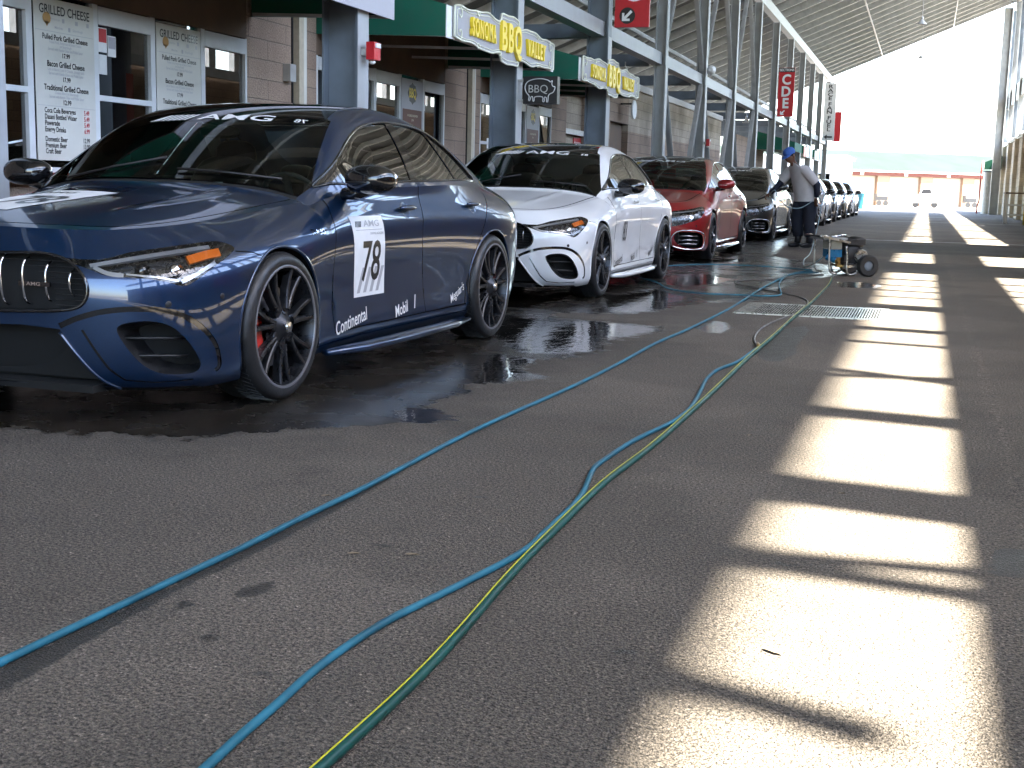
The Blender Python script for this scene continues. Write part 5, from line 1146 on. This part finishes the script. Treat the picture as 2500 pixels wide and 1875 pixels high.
# far awnings
for a,b,lab,sg in ((52.0,55.0,'far green awning behind the sections sign',None),(55.8,60.6,'far green awning with white and red front panels',1),(61.4,66.2,'last green awning at the end of the row with white panels',1)):
    e=awning(a,b,lab,M['green_canvas'])
    if sg:
        for k,(y0,y1) in enumerate(((a+.05,a+1.0),(a+1.2,a+2.6),(a+3.0,a+4.2))): MB().box(-5.045,-5.03,y0,y1,2.44,2.98 if k else 2.86).build('sign_panel',M['red_sign'] if (k==0 and sg and a<56) else M['white'],e)
# drain grate
e=empty('drain_grate',(0,0,0),0,'long slotted steel drain grate across the asphalt','drain'); X0,X1,Yd0,Yd1=-1.43,-.235,10.45,11.5; fm=MB(); z=.008
fm.box(X0,X1,Yd0,Yd0+.06,0,z); fm.box(X0,X1,Yd1-.06,Yd1,0,z); fm.box(X0,X0+.14,Yd0+.06,Yd1-.06,0,z); fm.box(X1-.05,X1,Yd0+.06,Yd1-.06,0,z); fm.build('frame',M['alu'],e); MB().box(X0+.14,X1-.05,Yd0+.06,Yd1-.06,.001,.003).build('pit',M['void'],e)
b_=MB(); 
for k in range(46):
    x=X0+.15+k*.0218; b_.box(x,x+.010,Yd0+.06,Yd1-.06,.003,.007)
b_.build('bars',M['alu'],e)
# ---------------------------------------------------------------- right wall and far things
rw=empty('boundary_wall',(0,0,0),0,'pale block wall along the right side at the far end of the walkway','wall')
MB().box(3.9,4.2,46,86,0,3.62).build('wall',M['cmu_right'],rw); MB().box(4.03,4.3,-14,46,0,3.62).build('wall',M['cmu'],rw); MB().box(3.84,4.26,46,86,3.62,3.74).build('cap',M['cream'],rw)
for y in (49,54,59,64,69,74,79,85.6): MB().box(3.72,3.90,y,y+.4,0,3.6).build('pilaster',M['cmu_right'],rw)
for y in (48.5,55.5,62.5,69.5): MB().box(3.62,4.0,y-.16,y+.16,3.76,RZ(3.62)-.34).build('column',M['steel3'],gs)
m=MB(); m.box(3.20,3.62,72.6,72.64,0,RZ(3.2)-.02); m.box(3.20,3.24,72.45,72.85,0,RZ(3.2)-.02); m.box(3.58,3.62,72.45,72.85,0,RZ(3.2)-.02); m.build('column',M['steel3'],gs)
e=empty('tank_column',(0,0,0),0,'round grey column at the far right end of the walkway','column'); MB().cyl((3.15,75,0),(3.15,75,2.25),.26,24).build('shaft',M['galv'],e,auto=40); MB().cyl((3.15,75,2.25),(3.15,75,2.32),.30,24).build('cap',M['steel'],e,auto=40)
e=empty('stand_canopy',(0,0,0),0,'small green and white canopy over the round grey column','canopy'); MB().prism([(2.85,2.4),(2.85,2.75),(3.7,3.1),(3.7,2.4)],lambda a,b:(a,73.4,b),(0,1.4,0)).build('top',M['green_canvas'],e); MB().box(2.80,2.85,73.4,74.8,2.38,2.74).build('fascia',M['white'],e); MB().box(3.3,3.6,73.36,73.4,2.5,2.75).build('sign_panel',M['red_sign'],e)
e=empty('downpipe',(0,0,0),0,'thin rust-brown downpipe beside the round grey column','pipe'); MB().tube([(2.85,76,2.9),(2.8,76,2.2),(2.8,76,.7),(2.72,76,.4),(2.72,76,0)],.045,8).build('pipe',M['red_steel'],e,smooth=True); MB().box(2.74,2.86,75.98,76.1,2.2,2.25).build('clip',M['galv'],e)
e=empty('service_counter',(0,0,0),0,'wooden counter with rails and a yellow post at the right edge','counter'); m=MB(); m.box(2.72,3.7,49.6,51.2,1.08,1.13); m.build('counter_top',M['brown'],e)
for k,(x,y) in enumerate(((2.8,49.7),(3.55,49.7),(2.8,51.1),(3.55,51.1))): MB().box(x-.03,x+.03,y-.03,y+.03,0,1.08).build('leg',M['white'],e)
m=MB(); 
for z in (.3,.65): m.box(2.83,3.52,49.68,49.72,z,z+.06)
m.build('rail',M['white'],e); MB().cyl((3.38,49.3,0),(3.38,49.3,1.1),.05,14).build('post',M['yellow_print'],e,smooth=True)
# shed across the yard
al=math.radians(41); sh=empty('garage_shed',(-5.6,104,0),al,'long low shed with pale green roof and cream garage doors beyond the walkway','shed'); L_=40; m=MB()
doors=[(x,x+3.1) for x in (-9.2,-4.9,-.6,3.7,8.0,12.3,16.6,20.9)]
MB().box(-12,L_,.3,8,0,2.6).build('wall',M['shed_wall'],sh)
for a,b in doors:
    MB().box(b,b+1.2,0,.3,0,2.35).build('pier',M['shed_wall'],sh); MB().box(a+.02,b-.02,.27,.3,.02,2.3).build('garage_door',M['shed_door'],sh)
    MB().box(a+1.3,a+1.6,-.16,-.10,2.36,2.66).build('number_plate',M['white'],sh)
MB().box(-12,L_,-.1,.3,2.35,2.62).build('fascia',M['shed_red'],sh); MB().box(-12,L_,-.35,.3,2.62,2.76).build('gutter',M['white'],sh)
MB().prism([(-.4,2.76),(4.2,4.35),(8.8,2.76)],lambda a,b:(-12,a,b),(L_+12,0,0)).build('roof',M['shed_roof'],sh)
wbd=empty('white_building',(0,0,0),0,'sunlit cream building past the left end of the walkway','building'); MB().box(-16,-5.4,90,100,0,3.3).build('wall',M['cream'],wbd); MB().box(-16.2,-5.2,89.8,100.2,3.3,3.45).build('parapet',M['white'],wbd)
for y in (-9.4,-7.4): MB().box(y,y+1.1,89.94,90.0,1.0,2.2).build('window',M['win'],wbd)
# pickup truck, far
e=empty('pickup_truck',(-1.1,98,0),0,'white pickup truck parked in front of the garage shed','truck','parked vehicles in the yard'); m=MB()
m.prism([(0,.35),(0,.85),(.15,.95),(1.3,.98),(1.3,.95),(1.9,.95),(1.95,.4)],lambda a,b:(a*1.1,0,b),(0,1.8,0)); m.build('body',M['white'],e); MB().prism([(.55,.98),(.75,1.4),(1.3,1.4),(1.42,.98)],lambda a,b:(a*1.1,.12,b),(0,1.56,0)).build('cab',M['white'],e); MB().prism([(.63,1.02),(.79,1.34),(1.26,1.34),(1.34,1.02)],lambda a,b:(a*1.1,.10,b),(0,.03,0)).build('side_window',M['void2'],e)
for x in (.4,1.7): MB().lathe([(0,-.02),(.15,-.02),(.23,.0),(.23,.2),(0,.2)],(x,.06,.24),axis='y',n=20).build('wheel',M['rubber'],e)
for (x,y,lab) in ((-3.2,101.5,'dark flatbed cart left of the white pickup'),(3.2,104,'dark flatbed cart right of the white pickup')):
    e=empty('flatbed_cart',(x,y,0),.3,lab,'cart'); MB().box(-.4,.4,-.3,.3,.45,.75).build('bed',M['engine'],e); MB().box(-.5,-.42,-.3,.3,.4,.95).build('headboard',M['engine'],e)
    for a in (-.25,.25): MB().lathe([(0,-.03),(.2,-.03),(.2,.03),(0,.03)],(a,-.3,.25),axis='y',n=16).build('wheel',M['rubber'],e)
e=empty('blue_bin',(0,0,0),0,'blue bin past the last parked car','bin'); MB().lathe([(0,0),(.25,0),(.3,.85),(.32,.88),(.32,.95),(0,.97)],(-3.9,82,0),n=18).build('drum',M['hose_blue'],e,auto=40); MB().cyl((-3.9,82,.97),(-3.9,82,1.0),.34,18).build('lid',M['blue_pump'],e,auto=40)
# ---------------------------------------------------------------- hoses
def hose(name,pts,r,mt,label,z=None,extra=None):
    q_=1-r/CH; P=spl([(a*q_,b*q_,0) for a,b in pts],7)
    for _ in range(6): P=[P[0]]+[(P[i-1]+P[i]*2+P[i+1])/4 for i in range(1,len(P)-1)]+[P[-1]]
    P=[(p.x+.003*math.sin(p.y*2.3),p.y,r*1.02+(z(p) if z else 0)) for p in P]
    e=empty(name,(0,0,0),0,label,'hose','hoses across the asphalt'); MB().tube(P,r,12).build('tube',mt,e,smooth=True)
    return e,P
lift=lambda p:0
hose('pressure_hose',HA,.0092,M['hose_blue'],'blue hose running from the lower left corner toward the washer, closest to the cars')
e,_=hose('pressure_hose',HB,.0094,M['hose_blue'],'blue hose with an S bend beside the green hose in the middle'); MB().tube([(-.950,8.14,.010),(-.958,8.26,.010),(-.975,8.36,.010)],[.010,.0125,.010],12).build('coupling',M['brass'],e,smooth=True)
e,P=hose('garden_hose',HC,.0112,M['hose_green'],'dark green hose with a yellow stripe in the foreground'); 
S=[Vector(p)+Vector((-.0072,0,.0090)) for p in P]; MB().tube(S,.0018,6,sq=1.3).build('yellow_stripe',M['hose_yellow'],e,smooth=True)
hose('supply_hose',HB2,.0068,M['hose_grey'],'dark grey hose looping past the drain grate'); 
hose('supply_hose',HD,.0080,M['hose_blue'],'blue hose curling under the rear wheel of the white car',lambda p:.008); hose('supply_hose',HE,.0080,M['hose_blue'],'blue hose lying straight in front of the red car',lambda p:.016)
# small leaves and grit
def litter():
    for (x,y,s,a) in ((-1.40,3.05,.02,.3),(-1.25,3.1,.022,.1),(-.25,2.72,.028,2.6),(-1.75,3.6,.018,.6),(-.62,5.2,.015,1),(-.2,4.3,.014,.2)):
        m=MB(); m.add([(-s,0,.004),(-.4*s,.35*s,.006),(.5*s,.3*s,.006),(s,0,.004),(.5*s,-.3*s,.007),(-.4*s,-.35*s,.005)],[(0,5,4,3,2,1)]); m.xf(Matrix.Translation((x,y,0))@Matrix.Rotation(a,4,'Z')); tag(m.build('dry_leaf',M['leaf']),'small dry leaf lying on the foreground asphalt','leaf','dry leaves on the asphalt')
M['leaf']=mat('dry_leaf',(.22,.17,.11),.8); litter()

# boards on the right wall, opposite the cars
for (y0,y1,z0,z1,mt,lab) in ((8.0,10.6,1.0,2.9,'red_sign','red board on the right wall opposite the white car'),(11.8,14.0,.9,2.8,'sign_yellow','yellow board on the right wall past the red one'),(14.6,18.5,1.2,3.0,'red_sign','longer red board farther along the right wall'),(2.6,5.2,1.2,2.7,'cream','cream board on the right wall opposite the blue car')):
    e=empty('wall_board',(0,0,0),0,lab,'board','boards on the right wall'); MB().box(3.93,4.02,y0,y1,z0,z1).build('panel',M[mt],e); m=MB(); m.box(3.90,3.93,y0,y1,z0-.04,z0); m.box(3.90,3.93,y0,y1,z1,z1+.04); m.build('edge_trim',M['white'],e)
# ---------------------------------------------------------------- parked cars
P_BLUE=paint('dark_blue_paint',(.003,.024,.074),.55,.28); P_WHITE=paint('white_paint_car',(.74,.75,.75),0,.4); P_RED=paint('dark_red_paint',(.34,.012,.015)); P_DARK=paint('graphite_paint',(.05,.052,.05)); P_SILV=paint('silver_paint',(.38,.39,.40)); P_NAVY=paint('navy_paint',(.01,.015,.04)); P_BLK=paint('black_paint',(.010,.010,.012))
GC='cars parked along the walkway'
def place(kind,pm,xf,y,hd,label,**k):  # xf,y = outer face of the front wheel we see
    hv=(.915 if kind=='coupe' else .94)*WK
    return build_car(kind,pm,(xf-hv*math.cos(hd),y+hv*math.sin(hd),0),-hd,label,group=GC,**k)
place('coupe',P_BLUE,-2.7235,5.1696,.0255,'dark blue four-door coupe with the number 78 on its door, closest to the camera',wheels='cross',step=.026,number='78')
place('coupe',P_WHITE,-2.7595,11.334,.0109,'white four-door coupe with the number 83, second in the row',wheels='five',step=.035,number='83')
place('limo',P_RED,-2.86,18.35,0.,'dark red sedan with a soapy hood, third in the row',wheels='plain',step=.045)
place('limo',P_DARK,-2.92,26.7,0.,'graphite sedan behind the man in the blue cap',wheels='plain',step=.06)
place('coupe',P_SILV,-2.75,32.9,0.,'silver sedan mostly hidden behind the man',wheels='plain',step=.08,detail=1)
place('coupe',P_SILV,-2.80,38.9,0.,'silver sedan just past the man, before the navy car',wheels='plain',step=.08,detail=1)
place('coupe',P_NAVY,-2.85,44.6,0.,'navy car with a small blue front plate far down the row',wheels='plain',step=.08,detail=1)
place('coupe',P_BLK,-2.85,50.2,0.,'black car second from the far end of the row',wheels='plain',step=.08,detail=1)
place('coupe',P_WHITE,-2.82,55.8,0.,'white car at the far end of the row',wheels='plain',step=.08,detail=1)
for o in list(bpy.data.objects):
    if o.get('label','').startswith('navy car'): MB().box(-.22,.22,-.985,-.965,.50,.62).build('licence_plate',M['blue_pump'],o)
# ---------------------------------------------------------------- pressure washer
e=empty('pressure_washer',(-.95,16.05,0),.48,'portable engine pressure washer on an aluminium tube cart with black wheels','pressure washer')
for y in (-.22,.22):
    MB().tube(spl([(-.36,y,.47),(-.27,y,.47),(-.235,y,.40),(-.225,y,.15),(-.20,y,.05),(-.12,y,.025)],5),.012,8).build('frame_tube',M['alu'],e,smooth=True)
    MB().tube(spl([(-.02,y,.36),(-.0,y,.2),(.0,y,.08),(.03,y,.02),(.10,y,.03),(.2,y,.09)],5),.013,8).build('frame_tube',M['alu'],e,smooth=True)
    MB().bar((-.34,y,.475),(.03,y,.40),.03,.025).build('handle_bar',M['alu'],e)
MB().tube([(-.36,-.22,.47),(-.37,0,.475),(-.36,.22,.47)],.012,8).build('grip',M['black'],e,smooth=True)
MB().box(-.30,.0,-.20,.20,.43,.455).build('top_tray',M['steel_light'],e)
MB().box(-.02,.24,-.2,.2,.10,.13).build('engine_plate',M['alu'],e)
m=MB(); m.ell((.12,0,.27),(.12,.15,.12),16,10,.6); m.box(.0,.2,-.14,.14,.15,.24); m.build('engine',M['engine'],e,auto=50)
m=MB(); m.box(.02,.25,-.16,.16,.37,.44); m.ell((.20,0,.40),(.08,.13,.07),12,8,.6); m.build('fuel_tank',M['engine'],e,auto=50)
MB().lathe([(0,-.02),(.075,-.02),(.085,0),(.075,.02),(0,.02)],(.20,-.17,.24),axis='y',n=18).build('recoil_starter',M['alu'],e,auto=40)
m=MB(); m.box(-.17,-.02,-.11,.11,.22,.31); m.cyl((-.19,-.05,.22),(-.10,-.12,.18),.035,12); m.build('pump',M['blue_pump'],e,auto=40)
MB().box(-.17,-.03,-.12,.12,.315,.41).build('water_tank',M['tank'],e); m=MB(); m.box(-.06,-.02,-.08,-.02,.10,.22); m.cyl((-.1,-.12,.2),(-.1,-.16,.16),.02,10); m.build('valve',M['brass'],e)
for y in (-.26,.26):
    w_=MB().lathe([(.06,-.04),(.115,-.045),(.13,-.03),(.13,.03),(.115,.045),(.06,.04)],(.25,y,.13),axis='y',n=26).build('wheel',M['rubber'],e,auto=50)
    MB().lathe([(0,-.03),(.03,-.035),(.06,-.02),(.062,.02),(0,.02)],(.25,y,.13),axis='y',n=18).build('rim',M['steel'],w_,auto=50)
MB().tube([(.25,-.26,.13),(.25,.26,.13)],.012,8).build('axle',M['alu'],e)
m=MB(); m.tube([(-.05,.03,.47),(.02,.0,.48),(.09,.05,.47)],.014,8); m.ell((-.08,.0,.465),(.06,.04,.02)); m.build('spray_gun',M['chrome'],e,smooth=True)
# ---------------------------------------------------------------- man washing the cars
def skin_mesh(name,J,E,mt,parent,sub=2):
    me=bpy.data.meshes.new(name); me.from_pydata([j[:3] for j in J],E,[]); o=bpy.data.objects.new(name,me); COL.objects.link(o)
    o.modifiers.new('s','SKIN'); 
    for i,v in enumerate(me.skin_vertices[0].data):
        r=J[i][3]; v.radius=(r,r) if not isinstance(r,tuple) else r; v.use_root=(i==0)
    ms=o.modifiers.new('u','SUBSURF'); ms.levels=sub; ms.render_levels=sub; bpy.context.view_layer.update()
    n=bpy.data.meshes.new_from_object(o.evaluated_get(bpy.context.evaluated_depsgraph_get())); bpy.data.objects.remove(o); n.name=name
    n.materials.clear(); n.materials.append(mt); n.polygons.foreach_set('use_smooth',[True]*len(n.polygons)); r=bpy.data.objects.new(name,n); COL.objects.link(r); r.parent=parent; return r
M['hose_lt']=mat('pale_hose',(.20,.30,.34),.4)
M['skin']=mat('skin',(.16,.075,.045),.55,noise=.1); M['shirt']=mat('grey_shirt',(.60,.58,.59),.9,noise=.08,nscale=6,bump=.5,bscale=9); M['sleeve']=mat('navy_sleeve',(.012,.016,.035),.8,noise=.2); M['trouser']=mat('dark_trousers',(.016,.02,.035),.85,noise=.25,nscale=8,bump=.6,bscale=10); M['cap']=mat('blue_cap',(.05,.14,.48),.8,noise=.1); M['boot']=mat('rubber_boot',(.02,.02,.024),.45,noise=.2); M['hair']=mat('short_hair',(.012,.010,.009),.9)
man=empty('person',(-2.06,23.45,0),.62,'man in a blue cap, pale grey T-shirt and dark sleeves aiming a spray lance','person')
# facing -x and a little to the camera; his left side is nearest the camera
hip=(0.03,0,.90); hipL=(.08,-.10,.88); hipR=(-.04,.09,.88)
J=[(0.03,0,.93,.10),(.0,0,1.06,.10),(-.065,0,1.21,.10),(-.165,0,1.345,.075),(-.255,-.01,1.465,.060),(-.30,-.015,1.52,.064),
 (.08,-.10,.86,.10),(.06,-.11,.48,.068),(.09,-.11,.09,.045),(-.04,.09,.86,.10),(-.06,.10,.48,.068),(-.02,.10,.09,.045),
 (-.13,-.21,1.36,.064),(.06,-.29,1.12,.050),(.08,-.27,.88,.035),(-.19,.19,1.35,.060),(-.36,.24,1.12,.048),(-.545,.255,.94,.035),(-.03,-.24,.02,.02)]
E=[(0,1),(1,2),(2,3),(3,4),(4,5),(0,6),(6,7),(7,8),(0,9),(9,10),(10,11),(3,12),(12,13),(13,14),(3,15),(15,16),(16,17)]
body=skin_mesh('body',J[:18],E,M['skin'],man)
# head merged into the body mesh
def head_bm():
    m=MB(); n=28; k=20; V=[]
    for i in range(k+1):
        t=-PI/2+PI*i/k
        for j in range(n):
            a=2*PI*j/n; x=math.cos(t)*math.cos(a); y=math.cos(t)*math.sin(a); z=math.sin(t)
            X=.098*x; Y=.076*y; Z=.118*z
            if x<0:   # face toward -x
                g=lambda c,w_:math.exp(-((z-c)/w_)**2)
                X-=.028*g(-.10,.16)*math.exp(-(y/.20)**2)                    # nose
                X-=.010*g(-.42,.10)*math.exp(-(y/.35)**2)                    # lips
                X+=.010*g(.10,.10)*math.exp(-((abs(y)-.38)/.2)**2)           # eye sockets
                X-=.010*g(-.72,.14)*math.exp(-(y/.4)**2)                     # chin
            if z<-.2: Y*=1-.25*(-z-.2); X*=1-.05*(-z-.2)
            V.append((X,Y,Z))
    m.add(V,[(i*n+j,i*n+(j+1)%n,(i+1)*n+(j+1)%n,(i+1)*n+j) for i in range(k) for j in range(n)])
    for s in (-1,1): m.ell((.012,.076*s,-.005),(.024,.010,.034),10,8)
    return m
Mh=Matrix.Translation((-.345,-.02,1.595))@Matrix.Scale(1.06,4)@Matrix.Rotation(-.38,4,'Y')@Matrix.Rotation(.35,4,'Z')
hm=head_bm().xf(Mh)
def hand(palm,dirv,up,curl,mirror=1):
    """palm with five fingers; returns MB"""
    m=MB(); d=Vector(dirv).normalized(); u=Vector(up); u=(u-d*u.dot(d)).normalized(); s=d.cross(u)*mirror; P=Vector(palm)
    Mx=Matrix((s,d,u)).transposed(); m.ell(tuple(P+d*.045),(.042,.050,.017),16,10,.75,Mx)
    for k,(o,l) in enumerate(((-.031,.068),(-.010,.076),(.011,.072),(.031,.058))):
        b=P+d*.088+s*o; pts=[b];ang=0
        for q in (.45,.32,.23): ang+=curl*(.8+.1*k); pts.append(pts[-1]+(d*math.cos(ang)-u*math.sin(ang))*l*q)
        m.tube(pts,[.0095,.009,.0082,.0065],8)
    b=P+d*.025-s*.036; m.tube([b,b+(-s*.75+d*.6-u*.3)*.035,b+(-s*.55+d*1.0-u*.9)*.055],[.012,.010,.008],8); return m
hr=hand((-.545,.255,.94),(-.8,.2,-.55),(0,.2,1),.75); hl=hand((.08,-.27,.88),(-.05,.05,-1),(-1,0,0),.45,-1)
bm=bmesh.new(); bm.from_mesh(body.data)
for part_ in (hm,hr,hl):
    vs_=[bm.verts.new(v) for v in part_.v]
    for f in part_.f:
        try: bm.faces.new([vs_[i] for i in f]).smooth=True
        except Exception: pass
bm.to_mesh(body.data); bm.free()
def eye(s):
    c=Mh@Vector((-.086,.029*s,.016)); MB().ell(tuple(c),(.010,.010,.008),10,8).build('eye',M['white'],man,smooth=True)
eye(1);eye(-1)
MB().ell((0,0,.0),(.103,.081,.105),24,12).xf(Mh@Matrix.Translation((.010,0,.022))).build('hair',M['hair'],man,smooth=True)
cp=MB().lathe([(.108,.0),(.110,.03),(.102,.065),(.075,.095),(.03,.108),(0,.110)],n=28); cp.v=[(x,y*.86,z) for x,y,z in cp.v]; cp.xf(Mh@Matrix.Translation((.008,0,.038))@Matrix.Rotation(.0,4,'Y')); cap_=cp.build('cap',M['cap'],man,smooth=True)
br=MB(); nb=12; V=[]
for i in range(nb+1):
    a=-1.15+2.3*i/nb; V.append((-.100*math.cos(a),.088*math.sin(a),0)); V.append((-.105*math.cos(a)-.085*math.cos(a*.8)*1.0,.082*math.sin(a),-.012-.02*math.cos(a)))
V2=[(x,y,z-.004) for x,y,z in V]; n_=len(V); br.add(V+V2,[(2*i,2*i+1,2*i+3,2*i+2) for i in range(nb)]+[(2*i+n_,2*i+2+n_,2*i+3+n_,2*i+1+n_) for i in range(nb)]+[(2*i+1,2*i+1+n_,2*i+3+n_,2*i+3) for i in range(nb)]); br.xf(Mh@Matrix.Translation((.008,0,.042))); br.build('cap_brim',M['cap'],cap_,smooth=True)
# shirt: torso + short sleeves
def ring_loft(name,rings,mt,n=28,parent=man):
    V=[]
    for (c,rx,ry,tilt) in rings:
        for j in range(n):
            a=2*PI*j/n; w_=1.09+.035*math.sin(5*a+c[2]*30)+.02*math.sin(9*a+c[2]*50); V.append((c[0]+rx*math.cos(a)*w_*math.cos(tilt),c[1]+ry*math.sin(a)*w_,c[2]+rx*math.cos(a)*math.sin(tilt)))
    k=len(rings); return MB().add(V,[(i*n+j,i*n+(j+1)%n,(i+1)*n+(j+1)%n,(i+1)*n+j) for i in range(k-1) for j in range(n)])
sh_=ring_loft('shirt',[((.035,-.005,.82),.175,.215,.05),((.03,0,.93),.178,.213,.05),((.0,0,1.02),.182,.21,.0),((-.03,0,1.12),.178,.205,-.15),((-.08,0,1.23),.165,.212,-.3),((-.135,-.005,1.31),.145,.222,-.4),((-.175,-.01,1.375),.118,.205,-.5),((-.215,-.01,1.425),.088,.14,-.55),((-.25,-.01,1.462),.068,.078,-.55)],M['shirt'])
sh_.tube([(-.16,-.13,1.375),(-.13,-.21,1.355),(-.05,-.26,1.25),(.04,-.29,1.15)],[.078,.094,.088,.082],16,cap=False)
sh_.tube([(-.18,.11,1.38),(-.20,.19,1.345),(-.275,.225,1.24),(-.34,.24,1.15)],[.078,.094,.086,.078],16,cap=False)
sh_.build('shirt',M['shirt'],man,smooth=True)
sl_=MB(); sl_.tube([(.02,-.28,1.19),(.065,-.292,1.11),(.078,-.285,1.0),(.082,-.272,.90)],[.064,.060,.052,.042],14); o=sl_.build('left_arm_sleeve',M['sleeve'],man,smooth=True); o.name='sleeve'
sl_=MB(); sl_.tube([(-.32,.235,1.19),(-.37,.245,1.11),(-.455,.25,1.02),(-.53,.255,.955)],[.064,.058,.050,.042],14); sl_.build('sleeve',M['sleeve'],man,smooth=True)
tr_=ring_loft('tr',[((.04,-.01,.70),.12,.18,0),((.035,-.005,.80),.155,.19,0),((.03,0,.90),.155,.185,0),((.03,0,.96),.14,.17,0)],M['trouser'])
tr_.tube([(.07,-.085,.86),(.075,-.10,.70),(.06,-.11,.48),(.08,-.11,.30),(.09,-.11,.20)],[.128,.124,.105,.098,.092],18); tr_.tube([(-.01,.075,.86),(-.04,.09,.70),(-.06,.10,.48),(-.03,.10,.30),(-.02,.10,.20)],[.128,.124,.105,.098,.092],18)
tr_.build('trousers',M['trouser'],man,smooth=True)
for (x,y) in ((.09,-.11),(-.02,.10)):
    m=MB(); m.tube([(x,y,.30),(x,y,.16),(x-.005,y,.08)],[.075,.062,.058],14); m.ell((x-.07,y-.012,.045),(.145,.052,.044),18,10,.8,Matrix.Rotation(.25,3,'Z')); m.build('boot',M['boot'],man,smooth=True)
# lance in the right hand, its hose, and the spray
e=empty('spray_lance',(0,0,0),0,'dark spray lance held in the man\'s right hand','spray lance'); hx=Vector((-2.06,23.45,0))+Matrix.Rotation(.62,3,'Z')@Vector((-.615,.29,.88))
MB().tube([hx+Vector((.06,.04,.03)),hx,hx+Vector((-.12,-.10,-.05))],[.014,.016,.011],10).build('handle',M['black'],e,smooth=True); MB().tube([hx+Vector((-.12,-.10,-.05)),hx+Vector((-.30,-.35,-.08))],.007,8).build('barrel',M['steel'],e,smooth=True)
e=empty('lance_hose',(0,0,0),0,'pale hose looping past the man\'s waist down to the washer','hose'); 
P=spl([tuple(hx+Vector((.06,.04,.03))),(-2.55,23.15,1.0),(-2.47,23.1,.86),(-2.3,23.1,.72),(-2.1,23.1,.70),(-1.93,23.25,.80),(-1.80,23.4,.90),(-1.74,23.2,.7),(-1.73,22.2,.25),(-1.70,21,.02),(-1.62,19,.014),(-1.45,17.2,.014),(-1.26,16.3,.12),(-1.1,16.1,.24)],6); MB().tube(P,.0085,8).build('tube',M['hose_lt'],e,smooth=True)
# spray fan: many fine droplet streaks between the nozzle and the wheel
tip=hx+Vector((-.30,-.35,-.08)); sp_=MB(); r_=random.Random(3)
for k in range(2600):
    t=r_.random()**.6; a=r_.uniform(-1,1)*.085; b=r_.gauss(0,.02); end=Vector((-3.02+r_.uniform(-.1,.14),22.0+r_.uniform(-.2,.2),r_.uniform(.0,.35)))
    d=(end-tip); p=tip+d*t; L=.012+.05*t; q=p+d.normalized()*L; w_=.0012+.002*t; s=Vector((w_,0,0)); u=Vector((0,0,w_)); n0=len(sp_.v); sp_.v+= [tuple(p-s),tuple(p+s),tuple(q)]; sp_.f.append((n0,n0+1,n0+2))
o=sp_.build('water_spray',mat('spray_water',(.75,.78,.8),.3),fix=False); tag(o,kind='stuff')
